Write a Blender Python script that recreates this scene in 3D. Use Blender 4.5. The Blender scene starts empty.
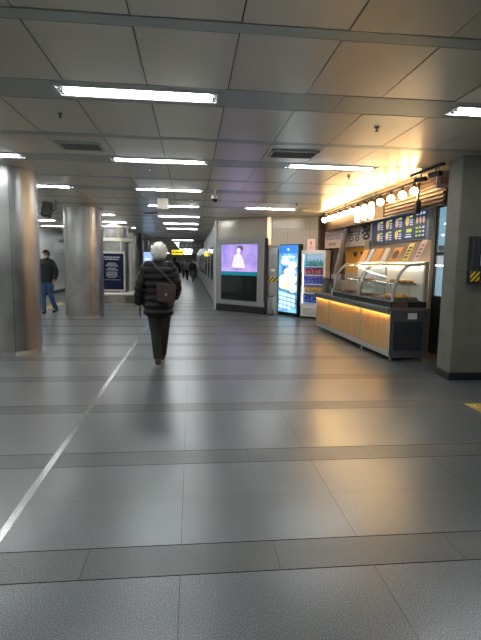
import bpy, math, random
from mathutils import Vector, Matrix
random.seed(7)
SC = bpy.context.scene
COL = SC.collection
PI = math.pi
H = 2.75           # ceiling height
EYE = 1.42

# ------------------------------------------------------------------ camera
cam_d = bpy.data.cameras.new('camera'); cam = bpy.data.objects.new('camera', cam_d); COL.objects.link(cam)
yw = Vector((-49., 57., -470.)).normalized()
xw = Vector((4496., -13., -470.)); xw = (xw - yw * xw.dot(yw)).normalized()
zw = xw.cross(yw)
R3 = Matrix((xw, yw, zw))
cam.matrix_world = Matrix.Translation((0, 0, EYE)) @ R3.to_4x4()
cam_d.sensor_fit = 'VERTICAL'; cam_d.sensor_height = 24.0; cam_d.lens = 470.0 / 640.0 * 24.0
cam_d.clip_start = 0.05; cam_d.clip_end = 200
SC.camera = cam

# ------------------------------------------------------------------ world, exposure
w = bpy.data.worlds.new('world'); SC.world = w; w.use_nodes = True
w.node_tree.nodes['Background'].inputs[0].default_value = (0.75, 0.85, 1.0, 1)
w.node_tree.nodes['Background'].inputs[1].default_value = 0.05
SC.view_settings.view_transform = 'Standard'
SC.view_settings.look = 'None'
SC.view_settings.gamma = 1.0
SC.view_settings.use_curve_mapping = False
SC.view_settings.exposure = 0.43
TUBE = 34.0        # emission of the fluorescent tubes
GLOBE = 52.0       # emission of the globe bulbs

# ------------------------------------------------------------------ materials
MATS = {}
def mat(name, col, rough=0.5, metal=0.0, var=0.0, scale=20.0, bump=0.0, bscale=60.0, emit=None, es=0.0, spec=0.5, stretch=None, coat=0.0, rvar=0.0, sheen=0.0):
    if name in MATS: return MATS[name]
    m = bpy.data.materials.new(name); m.use_nodes = True
    nt = m.node_tree; b = nt.nodes['Principled BSDF']
    b.inputs['Base Color'].default_value = (*col, 1)
    b.inputs['Roughness'].default_value = rough
    b.inputs['Metallic'].default_value = metal
    b.inputs['Specular IOR Level'].default_value = spec
    b.inputs['Coat Weight'].default_value = coat
    if sheen: b.inputs['Sheen Weight'].default_value = sheen
    tc = nt.nodes.new('ShaderNodeTexCoord')
    src = tc.outputs['Object']
    if stretch:
        mp = nt.nodes.new('ShaderNodeMapping'); mp.inputs['Scale'].default_value = stretch
        nt.links.new(src, mp.inputs[0]); src = mp.outputs[0]
    if var > 0 or rvar > 0:
        n = nt.nodes.new('ShaderNodeTexNoise'); n.inputs['Scale'].default_value = scale; n.inputs['Detail'].default_value = 5
        nt.links.new(src, n.inputs['Vector'])
        if var > 0:
            r = nt.nodes.new('ShaderNodeValToRGB')
            r.color_ramp.elements[0].position = 0.3; r.color_ramp.elements[1].position = 0.7
            r.color_ramp.elements[0].color = (*[max(0, c * (1 - var)) for c in col], 1)
            r.color_ramp.elements[1].color = (*[min(1, c * (1 + var)) for c in col], 1)
            nt.links.new(n.outputs[0], r.inputs[0]); nt.links.new(r.outputs[0], b.inputs['Base Color'])
        if rvar > 0:
            mr = nt.nodes.new('ShaderNodeMapRange'); mr.inputs[1].default_value = 0.3; mr.inputs[2].default_value = 0.7
            mr.inputs[3].default_value = max(0.02, rough - rvar); mr.inputs[4].default_value = min(1, rough + rvar)
            nt.links.new(n.outputs[0], mr.inputs[0]); nt.links.new(mr.outputs[0], b.inputs['Roughness'])
    if bump > 0:
        n2 = nt.nodes.new('ShaderNodeTexNoise'); n2.inputs['Scale'].default_value = bscale; n2.inputs['Detail'].default_value = 3
        nt.links.new(src, n2.inputs['Vector'])
        bp = nt.nodes.new('ShaderNodeBump'); bp.inputs['Strength'].default_value = bump; bp.inputs['Distance'].default_value = 0.01
        nt.links.new(n2.outputs[0], bp.inputs['Height']); nt.links.new(bp.outputs[0], b.inputs['Normal'])
    if emit:
        b.inputs['Emission Color'].default_value = (*emit, 1); b.inputs['Emission Strength'].default_value = es
    MATS[name] = m
    return m

def glass_mat(name, tint, refl=1.0, ior=1.45):
    if name in MATS: return MATS[name]
    m = bpy.data.materials.new(name); m.use_nodes = True; nt = m.node_tree
    for n in list(nt.nodes):
        if n.type == 'BSDF_PRINCIPLED': nt.nodes.remove(n)
    out = [n for n in nt.nodes if n.type == 'OUTPUT_MATERIAL'][0]
    t = nt.nodes.new('ShaderNodeBsdfTransparent'); t.inputs[0].default_value = (*tint, 1)
    g = nt.nodes.new('ShaderNodeBsdfGlossy'); g.inputs['Roughness'].default_value = 0.03
    f = nt.nodes.new('ShaderNodeFresnel'); f.inputs[0].default_value = ior
    mu = nt.nodes.new('ShaderNodeMath'); mu.operation = 'MULTIPLY'; mu.inputs[1].default_value = refl
    mx = nt.nodes.new('ShaderNodeMixShader')
    nt.links.new(f.outputs[0], mu.inputs[0]); nt.links.new(mu.outputs[0], mx.inputs[0])
    nt.links.new(t.outputs[0], mx.inputs[1]); nt.links.new(g.outputs[0], mx.inputs[2]); nt.links.new(mx.outputs[0], out.inputs[0])
    MATS[name] = m
    return m

def emi(name, col, s):
    return mat(name, tuple(c * 0.5 for c in col), 0.4, emit=col, es=s)

def granite_floor():
    m = bpy.data.materials.new('granite_floor'); m.use_nodes = True; nt = m.node_tree; b = nt.nodes['Principled BSDF']
    N = nt.nodes.new; L = nt.links.new
    def val(x):
        return x
    def mth(op, a, c=None, c2=None):
        n = N('ShaderNodeMath'); n.operation = op
        for i, x in enumerate((a, c, c2)):
            if x is None: continue
            if isinstance(x, (int, float)): n.inputs[i].default_value = x
            else: L(x, n.inputs[i])
        return n.outputs[0]
    tc = N('ShaderNodeTexCoord'); sp = N('ShaderNodeSeparateXYZ'); L(tc.outputs['Object'], sp.inputs[0])
    X, Y = sp.outputs[0], sp.outputs[1]
    P = 1.21
    yy = mth('SUBTRACT', Y, 2.01)
    my = mth('FLOORED_MODULO', yy, P)
    band = mth('LESS_THAN', my, 0.24)
    def line(v, at, wd):
        return mth('LESS_THAN', mth('ABSOLUTE', mth('SUBTRACT', v, at)), wd)
    l = mth('MAXIMUM', line(my, 0.0035, 0.0035), line(my, 0.24, 0.0035))
    lf = mth('MULTIPLY', line(my, 0.725, 0.0018), 0.45)
    # long joints: offset differs between bands and fields
    off = mth('MULTIPLY', band, 0.45)
    row = mth('FLOOR', mth('DIVIDE', yy, P))
    xs = mth('ADD', mth('ADD', X, 0.05), off)
    mx = mth('FLOORED_MODULO', xs, 0.92)
    lx = mth('MULTIPLY', line(mx, 0.002, 0.002), 0.6)
    L1 = mth('MAXIMUM', mth('MAXIMUM', l, lf), lx)
    # per tile tone
    cx = mth('FLOOR', mth('DIVIDE', xs, 0.92))
    sub = mth('GREATER_THAN', my, 0.725)
    key = mth('ADD', mth('ADD', mth('MULTIPLY', cx, 13.7), mth('MULTIPLY', row, 7.31)), mth('ADD', mth('MULTIPLY', sub, 3.3), mth('MULTIPLY', band, 5.9)))
    wn = N('ShaderNodeTexWhiteNoise'); wn.noise_dimensions = '1D'; L(key, wn.inputs['W'])
    tone = mth('ADD', 0.93, mth('MULTIPLY', wn.outputs[0], 0.14))
    # speckle
    v1 = N('ShaderNodeTexNoise'); v1.inputs['Scale'].default_value = 210; v1.inputs['Detail'].default_value = 6; L(tc.outputs['Object'], v1.inputs[0])
    v2 = N('ShaderNodeTexNoise'); v2.inputs['Scale'].default_value = 1.3; v2.inputs['Detail'].default_value = 6; L(tc.outputs['Object'], v2.inputs[0])
    r = N('ShaderNodeValToRGB'); e = r.color_ramp.elements
    e[0].position = 0.3; e[0].color = (0.012, 0.014, 0.015, 1); e[1].position = 0.72; e[1].color = (0.33, 0.35, 0.355, 1)
    k = r.color_ramp.elements.new(0.5); k.color = (0.082, 0.090, 0.092, 1)
    L(v1.outputs[0], r.inputs[0])
    mixb = N('ShaderNodeMixRGB'); mixb.blend_type = 'MULTIPLY'; L(band, mixb.inputs[0]); L(r.outputs[0], mixb.inputs[1]); mixb.inputs[2].default_value = (0.94, 0.89, 0.84, 1)
    mt = N('ShaderNodeMixRGB'); mt.blend_type = 'MULTIPLY'; mt.inputs[0].default_value = 1; L(mixb.outputs[0], mt.inputs[1]); 
    dirt = mth('ADD', 0.8, mth('MULTIPLY', v2.outputs[0], 0.4))
    L(mth('MULTIPLY', tone, dirt), mt.inputs[2])
    ml = N('ShaderNodeMixRGB'); L(L1, ml.inputs[0]); L(mt.outputs[0], ml.inputs[1]); ml.inputs[2].default_value = (0.02, 0.02, 0.02, 1)
    L(ml.outputs[0], b.inputs['Base Color'])
    rg = mth('ADD', mth('ADD', 0.278, mth('MULTIPLY', v2.outputs[0], 0.02)), mth('ADD', mth('MULTIPLY', band, 0.08), mth('MULTIPLY', wn.outputs[0], 0.012)))
    L(rg, b.inputs['Roughness'])
    L(mth('MULTIPLY', mth('SUBTRACT', 1.0, mth('MULTIPLY', band, 0.35)), mth('SUBTRACT', 1.0, mth('MULTIPLY', L1, 1.0))), b.inputs['Specular IOR Level'])
    bp = N('ShaderNodeBump'); bp.inputs['Strength'].default_value = 0.03; bp.inputs['Distance'].default_value = 0.004
    L(mth('SUBTRACT', v1.outputs[0], mth('MULTIPLY', L1, 0.8)), bp.inputs['Height']); L(bp.outputs[0], b.inputs['Normal'])
    MATS['granite_floor'] = m
    return m

# ------------------------------------------------------------------ mesh builder
def catmull(P, sub):
    out = []
    n = len(P)
    for i in range(n - 1):
        p0 = P[max(i - 1, 0)]; p1 = P[i]; p2 = P[i + 1]; p3 = P[min(i + 2, n - 1)]
        for s in range(sub):
            t = s / sub
            out.append(tuple(0.5 * ((2 * b) + (-a + c) * t + (2 * a - 5 * b + 4 * c - d) * t * t + (-a + 3 * b - 3 * c + d) * t ** 3) for a, b, c, d in zip(p0, p1, p2, p3)))
    out.append(tuple(P[-1]))
    return out

class MB:
    def __init__(s): s.v = []; s.f = []; s.m = []; s.mats = []
    def mi(s, m):
        if m not in s.mats: s.mats.append(m)
        return s.mats.index(m)
    def add(s, vs, fs, m):
        o = len(s.v); k = s.mi(m); s.v += [tuple(x) for x in vs]
        for f in fs: s.f.append([o + i for i in f]); s.m.append(k)
        return s
    def box(s, x0, y0, z0, x1, y1, z1, m, bev=0.0, M=None):
        if bev <= 0:
            vs = [(x, y, z) for z in (z0, z1) for y in (y0, y1) for x in (x0, x1)]
            fs = [(0, 2, 3, 1), (4, 5, 7, 6), (0, 1, 5, 4), (2, 6, 7, 3), (0, 4, 6, 2), (1, 3, 7, 5)]
        else:
            b = min(bev, (x1 - x0) / 2.01, (y1 - y0) / 2.01, (z1 - z0) / 2.01)
            vs = []; idx = {}
            for sx in (0, 1):
                for sy in (0, 1):
                    for sz in (0, 1):
                        c = (x1 if sx else x0, y1 if sy else y0, z1 if sz else z0)
                        d = (-b if sx else b, -b if sy else b, -b if sz else b)
                        for ax in range(3):
                            p = [c[i] + d[i] for i in range(3)]; p[ax] = c[ax]
                            idx[(sx, sy, sz, ax)] = len(vs); vs.append(tuple(p))
            fs = []
            for ax in range(3):
                o = [i for i in range(3) if i != ax]
                for sd in (0, 1):
                    loop = []
                    for a, b2 in ((0, 0), (1, 0), (1, 1), (0, 1)):
                        k = [0, 0, 0]; k[ax] = sd; k[o[0]] = a; k[o[1]] = b2
                        loop.append(idx[(*k, ax)])
                    if (sd == 0) ^ (ax == 1): loop.reverse()
                    fs.append(tuple(loop))
            for ax in range(3):
                o = [i for i in range(3) if i != ax]
                for a in (0, 1):
                    for b2 in (0, 1):
                        k0 = [0, 0, 0]; k1 = [0, 0, 0]; k0[o[0]] = k1[o[0]] = a; k0[o[1]] = k1[o[1]] = b2; k1[ax] = 1
                        fs.append((idx[(*k0, o[0])], idx[(*k1, o[0])], idx[(*k1, o[1])], idx[(*k0, o[1])]))
            for sx in (0, 1):
                for sy in (0, 1):
                    for sz in (0, 1): fs.append(tuple(idx[(sx, sy, sz, a)] for a in range(3)))
        if M: vs = [tuple(M @ Vector(v)) for v in vs]
        return s.add(vs, fs, m)
    def quad(s, a, b, c, d, m): return s.add([a, b, c, d], [(0, 1, 2, 3)], m)
    def prism(s, pts, z0, z1, m, M=None):
        n = len(pts); vs = [(p[0], p[1], z0) for p in pts] + [(p[0], p[1], z1) for p in pts]
        fs = [tuple(range(n))[::-1], tuple(range(n, 2 * n))] + [(i, (i + 1) % n, n + (i + 1) % n, n + i) for i in range(n)]
        if M: vs = [tuple(M @ Vector(v)) for v in vs]
        return s.add(vs, fs, m)
    def lathe(s, prof, m, n=24, c=(0, 0), a0=0.0, a1=2 * PI, M=None):
        full = abs(a1 - a0 - 2 * PI) < 1e-6
        k = n if full else n + 1; vs = []
        for r, z in prof:
            for i in range(k):
                a = a0 + (a1 - a0) * i / n; vs.append((c[0] + r * math.cos(a), c[1] + r * math.sin(a), z))
        fs = []
        for j in range(len(prof) - 1):
            for i in range(n):
                i2 = (i + 1) % k if full else i + 1
                fs.append((j * k + i, j * k + i2, (j + 1) * k + i2, (j + 1) * k + i))
        if full:
            if prof[0][0] > 1e-5: fs.append(tuple(range(k))[::-1])
            if prof[-1][0] > 1e-5: fs.append(tuple((len(prof) - 1) * k + i for i in range(k)))
        if M: vs = [tuple(M @ Vector(v)) for v in vs]
        return s.add(vs, fs, m)
    def tube(s, pts, rad, m, n=10, flat=1.0, ref=None):
        """round limb through pts, one radius per point"""
        if isinstance(rad, (int, float)): rad = [rad] * len(pts)
        pts = [Vector(p) for p in pts]; vs = []; fs = []
        up = Vector(ref) if ref else None
        prev = None
        for i, p in enumerate(pts):
            t = (pts[min(i + 1, len(pts) - 1)] - pts[max(i - 1, 0)])
            t = t.normalized() if t.length > 1e-9 else Vector((0, 0, 1))
            if prev is None:
                a = up if up else (Vector((1, 0, 0)) if abs(t.x) < 0.9 else Vector((0, 1, 0)))
            else: a = prev
            u = (a - t * a.dot(t)).normalized(); v = t.cross(u); prev = u
            for k in range(n):
                an = 2 * PI * k / n
                vs.append(p + u * math.cos(an) * rad[i] + v * math.sin(an) * rad[i] * flat)
        N = len(pts)
        for i in range(N - 1):
            for k in range(n):
                k2 = (k + 1) % n; fs.append((i * n + k, i * n + k2, (i + 1) * n + k2, (i + 1) * n + k))
        fs.append(tuple(range(n))[::-1]); fs.append(tuple((N - 1) * n + k for k in range(n)))
        return s.add(vs, fs, m)
    def ell(s, c, r, m, nu=16, nv=10, M=None, fn=None):
        vs = []; fs = []
        for j in range(nv + 1):
            ph = PI * j / nv
            for i in range(nu):
                th = 2 * PI * i / nu
                d = Vector((math.sin(ph) * math.cos(th), math.sin(ph) * math.sin(th), math.cos(ph)))
                k = fn(d) if fn else 1.0
                p = Vector((d.x * r[0] * k, d.y * r[1] * k, d.z * r[2] * k))
                if M: p = M @ p
                vs.append((c[0] + p[0], c[1] + p[1], c[2] + p[2]))
        for j in range(nv):
            for i in range(nu):
                i2 = (i + 1) % nu; fs.append((j * nu + i, (j + 1) * nu + i, (j + 1) * nu + i2, j * nu + i2))
        return s.add(vs, fs, m)
    def rings(s, R, m, n=28):
        """horizontal super-ellipse rings (cx, cy, z, rx, ry)"""
        vs = []; fs = []
        for cx, cy, z, rx, ry in R:
            for k in range(n):
                a = 2 * PI * k / n; ca, sa = math.cos(a), math.sin(a); e = 0.85
                vs.append((cx + rx * math.copysign(abs(ca) ** e, ca), cy + ry * math.copysign(abs(sa) ** e, sa), z))
        for i in range(len(R) - 1):
            for k in range(n):
                k2 = (k + 1) % n; fs.append((i * n + k, i * n + k2, (i + 1) * n + k2, (i + 1) * n + k))
        fs.append(tuple(range(n))[::-1]); fs.append(tuple((len(R) - 1) * n + k for k in range(n)))
        return s.add(vs, fs, m)
    def build(s, name, parent=None, smooth=False, loc=(0, 0, 0), rz=0.0, remesh=0.0, smooth_it=0):
        me = bpy.data.meshes.new(name); me.from_pydata(s.v, [], s.f)
        for m in s.mats: me.materials.append(m)
        me.polygons.foreach_set('material_index', s.m)
        me.update()
        import bmesh
        bm = bmesh.new(); bm.from_mesh(me)
        bmesh.ops.remove_doubles(bm, verts=bm.verts, dist=1e-5)
        bmesh.ops.recalc_face_normals(bm, faces=bm.faces); bm.to_mesh(me); bm.free()
        o = bpy.data.objects.new(name, me); COL.objects.link(o)
        if remesh > 0:
            md = o.modifiers.new('r', 'REMESH'); md.mode = 'VOXEL'; md.voxel_size = remesh; md.use_smooth_shade = True
            if smooth_it:
                sm = o.modifiers.new('s', 'SMOOTH'); sm.iterations = smooth_it; sm.factor = 0.5
            dg = bpy.context.evaluated_depsgraph_get(); dg.update()
            me2 = bpy.data.meshes.new_from_object(o.evaluated_get(dg)); o.modifiers.clear()
            me2.materials.clear()
            for m in s.mats: me2.materials.append(m)
            o.data = me2; me = me2
            smooth = True
        if smooth:
            me.polygons.foreach_set('use_smooth', [True] * len(me.polygons))
            if smooth == 'auto':
                try: me.set_sharp_from_angle(angle=math.radians(40))
                except Exception: pass
        o.location = loc; o.rotation_euler = (0, 0, rz)
        if parent: o.parent = parent
        return o

def tag(o, label=None, cat=None, group=None, kind=None):
    if label: o['label'] = label
    if cat: o['category'] = cat
    if group: o['group'] = group
    if kind: o['kind'] = kind
    return o
def empty(name, loc=(0, 0, 0), rz=0.0, label=None, cat=None, group=None):
    o = bpy.data.objects.new(name, None); COL.objects.link(o); o.location = loc; o.rotation_euler = (0, 0, rz); o.empty_display_size = 0.1
    return tag(o, label, cat, group)
def struct(o): o['kind'] = 'structure'; return o
def copy_tree(o, parent=None):
    c = o.copy(); COL.objects.link(c); c.parent = parent
    for ch in list(o.children): copy_tree(ch, c)
    return c
def text_mesh(name, body, size, m, parent, M, bold=0.0, depth=0.001):
    cu = bpy.data.curves.new(name, 'FONT'); cu.body = body; cu.size = size; cu.extrude = depth; cu.offset = bold; cu.align_x = 'CENTER'; cu.align_y = 'CENTER'
    t = bpy.data.objects.new(name, cu); COL.objects.link(t)
    dg = bpy.context.evaluated_depsgraph_get(); dg.update()
    me = bpy.data.meshes.new_from_object(t.evaluated_get(dg)); bpy.data.objects.remove(t)
    me.materials.clear(); me.materials.append(m)
    o = bpy.data.objects.new(name, me); COL.objects.link(o); o.matrix_local = M
    if parent: o.parent = parent; o.matrix_local = M
    return o

# material library
FLOOR = granite_floor()
M_PANEL = mat('ceiling_panel_metal', (0.74, 0.70, 0.60), 0.30, 0.5, var=0.04, scale=1.5, rvar=0.02)
M_TROUGH = mat('ceiling_trough_metal', (0.46, 0.50, 0.47), 0.36, 0.4)
M_VOID = mat('ceiling_void', (0.015, 0.015, 0.015), 0.9)
M_STEEL = mat('brushed_steel', (0.36, 0.355, 0.34), 0.34, 1.0, var=0.25, scale=2.2, stretch=(1, 1, 0.6), rvar=0.05)
M_STEELT = mat('steel_trim', (0.50, 0.50, 0.49), 0.3, 1.0)
M_DKSTEEL = mat('dark_steel', (0.13, 0.135, 0.14), 0.4, 0.7)
M_WHITE = mat('white_enamel', (0.75, 0.75, 0.73), 0.35)
M_TUBE = mat('fluorescent_tube', (0.9, 0.9, 0.9), 0.5, emit=(0.93, 0.98, 1.0), es=TUBE)
M_REFL = mat('reflector_grey', (0.22, 0.23, 0.23), 0.4)
M_BLACK = mat('black_plastic', (0.012, 0.012, 0.013), 0.4)
M_STONE = mat('grey_stone_cladding', (0.15, 0.143, 0.115), 0.6, var=0.12, scale=5, bump=0.03, bscale=200)
M_WALLP = mat('pale_wall_panel', (0.55, 0.52, 0.46), 0.22, 0.15, var=0.03, scale=1)
M_WALLC = mat('corridor_wall_panel', (0.36, 0.36, 0.34), 0.35, 0.1, var=0.03, scale=1)
M_WALLL = mat('white_wall_tile', (0.82, 0.84, 0.82), 0.3, var=0.02, scale=2)
M_JOINT = mat('joint_dark', (0.05, 0.05, 0.05), 0.8)
M_GLASS = glass_mat('clear_glass', (0.96, 0.98, 0.98), 0.8)
M_GLASSD = glass_mat('door_glass', (0.9, 0.95, 1.0), 0.5)

# ------------------------------------------------------------------ room shell
b = MB(); b.box(-6.2, -6, -0.1, 6.2, 75, 0, FLOOR); struct(b.build('floor'))

YR0, YP = 4.0, 2.49
ROWS = [YR0 + YP * k for k in range(-3, 9)]     # light rows
CX = [-5.10, -2.77, -0.44, 1.88, 4.2]
def fixture_xs(y):
    k = round((y - YR0) / YP)
    xs = [-5.10, -2.77, -0.42]
    if k == 0: xs += [2.83]
    elif k in (1, 3): xs += [1.90]
    if k == 3: xs.remove(-2.77)
    elif k < 0: xs += [1.90, 4.2]
    if k >= 4: xs = [-5.10, -2.77, -0.37]
    return xs
FW, FD = 1.25, 0.20    # fixture opening
YEND = 25.0
b = MB()
def panel(x0, x1, y0, y1, m, tilt=0.0, th=0.012):
    z = H
    dx = random.uniform(-tilt, tilt); dy = random.uniform(-tilt, tilt)
    c = [(x0, y0, z - dx - dy), (x1, y0, z + dx - dy), (x1, y1, z + dx + dy), (x0, y1, z - dx + dy)]
    t = [(p[0], p[1], p[2] + th) for p in c]
    b.add(c + t, [(0, 1, 2, 3), (7, 6, 5, 4), (0, 4, 5, 1), (1, 5, 6, 2), (2, 6, 7, 3), (3, 7, 4, 0)], m)
G = 0.006
XJ = [-6.47 + 0.613 * i for i in range(0, 22)]
for y in ROWS:
    # trough band around the light row, cut where fixtures sit
    cuts = sorted((c - FW / 2, c + FW / 2) for c in fixture_xs(y)); x = -6.2
    for a, c in cuts + [(6.2, 6.2)]:
        if a - x > 0.02:
            n = max(1, round((a - x) / 1.3))
            for i in range(n): panel(x + (a - x) * i / n + 0.002, x + (a - x) * (i + 1) / n - 0.002, y - 0.2, y + 0.2, M_TROUGH)
        if c > a:
            panel(a, c, y - 0.2, y - FD / 2, M_TROUGH); panel(a, c, y + FD / 2, y + 0.2, M_TROUGH)
        x = c
    yb = y - 1.22                      # narrow beam between rows
    panel(-6.2, 6.2, yb + 0.008, yb + 0.118, M_TROUGH)
    for i in range(len(XJ) - 1):
        panel(XJ[i] + G, XJ[i + 1] - G * 0.3, y + 0.2 + 0.014, y + YP - 1.22 - 0.006, M_PANEL, 0.0022)
        panel(XJ[i] + G, XJ[i + 1] - G * 0.3, yb + 0.124, y - 0.2 - 0.014, M_PANEL, 0.0022)
b.box(-6.3, ROWS[0] - 1.4, H + 0.075, 6.3, YEND + 0.2, H + 0.09, M_VOID)
struct(b.build('ceiling'))
b = MB(); b.box(-6.2, YEND, H - 0.05, 6.2, YEND + 0.35, H + 0.1, M_TROUGH); struct(b.build('trim_1'))
b = MB()
for k in range(20):
    b.box(-6.2, YEND + 0.35 + k * 2.5 + 0.01, H - 0.06, 0.8, YEND + 0.35 + (k + 1) * 2.5, H - 0.03, mat('far_ceiling_white', (0.7, 0.7, 0.68), 0.5))
struct(b.build('ceiling_far'))

def panel_wall(name, p0, p1, z0, z1, pw, rows, m, thick=0.03, joint=M_JOINT, gap=0.006):
    """wall of real panels; the face is on the right-hand side walking p0 -> p1"""
    p0 = Vector((*p0, 0)); p1 = Vector((*p1, 0)); d = (p1 - p0); L = d.length; a = math.atan2(d.y, d.x)
    M = Matrix.Translation(p0) @ Matrix.Rotation(a, 4, 'Z'); b = MB()
    b.box(0, 0.012, z0, L, thick + 0.08, z1, joint, M=M)
    n = max(1, round(L / pw)); zs = [z0] + rows + [z1]
    for i in range(n):
        for j in range(len(zs) - 1):
            b.box(L * i / n + gap / 2, 0, zs[j] + gap / 2, L * (i + 1) / n - gap / 2, 0.012, zs[j + 1] - gap / 2, m, M=M)
    return struct(b.build(name))
panel_wall('wall_back_left', (0.76, 14.62), (2.12, 13.5), 0, H, 0.88, [0.72, 2.2], M_WALLP)
panel_wall('wall_back_right', (2.12, 13.5), (3.9, 12.95), 0, H, 0.62, [0.72, 1.92, 2.42], M_WALLP)
panel_wall('wall_right_corridor', (0.76, 75), (0.76, 14.62), 0, H, 1.5, [0.12, 1.1, 2.2], M_WALLC)
panel_wall('wall_left', (-6.0, -6), (-6.0, 75), 0, H, 1.2, [0.15, 0.95, 1.75, 2.4], M_WALLL)
panel_wall('wall_rear', (6.2, -6), (-6.2, -6), 0, H, 1.2, [1.2], M_WALLC)
panel_wall('wall_far', (-6.0, 74), (0.8, 74), 0, H, 1.2, [1.2], M_WALLC)
panel_wall('wall_right_near', (6.0, 6.4), (6.0, -6), 0, H, 1.2, [1.2], M_WALLC)
panel_wall('wall_right_stall', (4.62, 13.2), (4.62, 6.4), 0, H, 1.2, [1.2], mat('stall_dark_wall', (0.10, 0.08, 0.07), 0.5))
panel_wall('wall_right_return', (4.62, 6.4), (6.0, 6.4), 0, H, 1.2, [1.2], M_WALLC)
b = MB(); b.box(-6.0, -6, 0, -5.985, 75, 0.13, M_BLACK); struct(b.build('baseboard_left'))
b = MB(); b.box(0.742, 14.62, 0, 0.758, 75, 0.12, M_BLACK); struct(b.build('baseboard_right'))
# stall partition wall behind the counter, board lined
M_PART = mat('stall_partition_beige', (0.52, 0.42, 0.32), 0.5, var=0.05, scale=3)
b = MB(); b.box(3.9, 7.42, 0, 3.98, 12.9, H, M_PART); struct(b.build('wall_stall_partition'))
# dark strip at the corner of stall and back wall
b = MB(); b.box(3.50, 12.84, 0, 3.88, 12.95, H, mat('dark_brown_board', (0.045, 0.025, 0.018), 0.5)); struct(b.build('trim_2'))
# steel strip set flush in the floor
b = MB()
for y0, y1 in ((-6, 2.62), (2.625, 5.6), (5.605, 8.6), (8.605, 14.0)):
    b.box(-1.003, y0, 0.0, -0.957, y1, 0.002, mat('floor_strip_metal', (0.42, 0.43, 0.42), 0.24, 1.0))
struct(b.build('trim_3'))
b = MB(); b.box(2.12, 13.36, 1.95, 2.25, 13.5, H, M_STEELT, 0.008); struct(b.build('trim_4'))

b = MB(); b.box(0.70, 14.56, 0, 0.76, 14.66, 2.72, M_WHITE, 0.006); struct(b.build('trim_5'))
# ------------------------------------------------------------------ ceiling lights
def make_fixture():
    r = empty('ceiling_light')
    h = MB(); z = 0.0
    # shallow recessed housing, open below
    L, D = FW / 2 - 0.004, FD / 2 - 0.004
    h.quad((-L, -D, 0), (L, -D, 0), (L, -D * 0.6, 0.055), (-L, -D * 0.6, 0.055), M_REFL)
    h.quad((-L, D, 0), (L, D, 0), (L, D * 0.6, 0.055), (-L, D * 0.6, 0.055), M_REFL)
    h.quad((-L, -D * 0.6, 0.055), (L, -D * 0.6, 0.055), (L, D * 0.6, 0.055), (-L, D * 0.6, 0.055), M_REFL)
    for s in (-1, 1):
        h.add([(s * L, -D, 0), (s * L, D, 0), (s * L, D * 0.6, 0.055), (s * L, -D * 0.6, 0.055)], [(0, 1, 2, 3)], M_REFL)
    h.build('reflector', r)
    f = MB(); w = 0.014
    f.box(-L - w, -D - w, -0.006, L + w, -D, 0.001, M_WHITE); f.box(-L - w, D, -0.006, L + w, D + w, 0.001, M_WHITE)
    f.box(-L - w, -D, -0.006, -L, D, 0.001, M_WHITE); f.box(L, -D, -0.006, L + w, D, 0.001, M_WHITE)
    f.build('frame', r)
    for yy in (-0.026, 0.026):
        t = MB(); t.tube([(-0.575, yy, 0.004), (0.575, yy, 0.004)], 0.0165, M_TUBE, n=8); t.build('tube', r, smooth=True)
        for sx in (-1, 1):
            k = MB(); k.box(sx * 0.590 - 0.014, yy - 0.02, -0.016, sx * 0.590 + 0.014, yy + 0.02, 0.045, M_WHITE, 0.004); k.build('socket', r)
    return r
ORD = ['first', 'second', 'third', 'fourth', 'fifth', 'sixth', 'seventh', 'eighth', 'ninth', 'tenth', 'eleventh', 'twelfth']
fx0 = make_fixture(); used = False
for y in ROWS:
    k = round((y - YR0) / YP)
    if y > 20.5: continue
    for j, x in enumerate(fixture_xs(y)):
        if k < -2 or (k < 0 and x > 4): continue
        o = fx0 if not used else copy_tree(fx0); used = True
        o.location = (x, y, H)
        side = 'far left' if x < -4 else 'left' if x < -2 else 'middle' if x < 0 else 'right'
        where = f'{ORD[k]} row ahead of the viewer' if k >= 0 else f'{ORD[-k - 1]} row behind the viewer'
        tag(o, f'twin-tube fluorescent ceiling light, {side} file, {where}', 'light', 'fluorescent ceiling lights')
for k in range(12):     # far corridor lights, extra ones added to brighten its end
    y = 27.0 + 3.6 * k
    for x in (-0.5, -3.6, -2.0)[:2]:
        o = copy_tree(fx0); o.location = (x, y, H - 0.062)
        tag(o, f'fluorescent light of the far corridor, {"right" if x > -1 else "left"} file, {ORD[k]} beyond the ceiling drop', 'light', 'far corridor lights, some added for brightness')

# ceiling vents
def vent(x0, x1, y0, y1, label):
    r = empty('ceiling_vent', ((x0 + x1) / 2, (y0 + y1) / 2, H), 0, label, 'vent', 'ceiling vents')
    hx, hy = (x1 - x0) / 2, (y1 - y0) / 2; m = mat('louvre_grey', (0.22, 0.22, 0.20), 0.5); w = 0.03
    f = MB(); f.box(-hx, -hy, -0.02, hx, -hy + w, -0.001, M_TROUGH, 0.004); f.box(-hx, hy - w, -0.02, hx, hy, -0.001, M_TROUGH, 0.004)
    f.box(-hx, -hy, -0.02, -hx + w, hy, -0.001, M_TROUGH, 0.004); f.box(hx - w, -hy, -0.02, hx, hy, -0.001, M_TROUGH, 0.004); f.build('frame', r)
    k = MB(); k.box(-hx + w, -hy + w, -0.004, hx - w, hy - w, -0.002, M_DKSTEEL); k.build('opening', r)
    for i in range(7):
        s = MB(); y = -hy + w + (2 * hy - 2 * w) * (i + 0.5) / 7
        s.quad((-hx + w, y - 0.012, -0.005), (hx - w, y - 0.012, -0.005), (hx - w, y + 0.008, -0.019), (-hx + w, y + 0.008, -0.019), m); s.build('louvre', r)
vent(-1.52, -1.03, 5.62, 5.98, 'grey louvred air vent in the ceiling near the left steel columns')
vent(0.93, 1.50, 5.60, 5.96, 'grey louvred air vent in the ceiling just before the right light')
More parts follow.
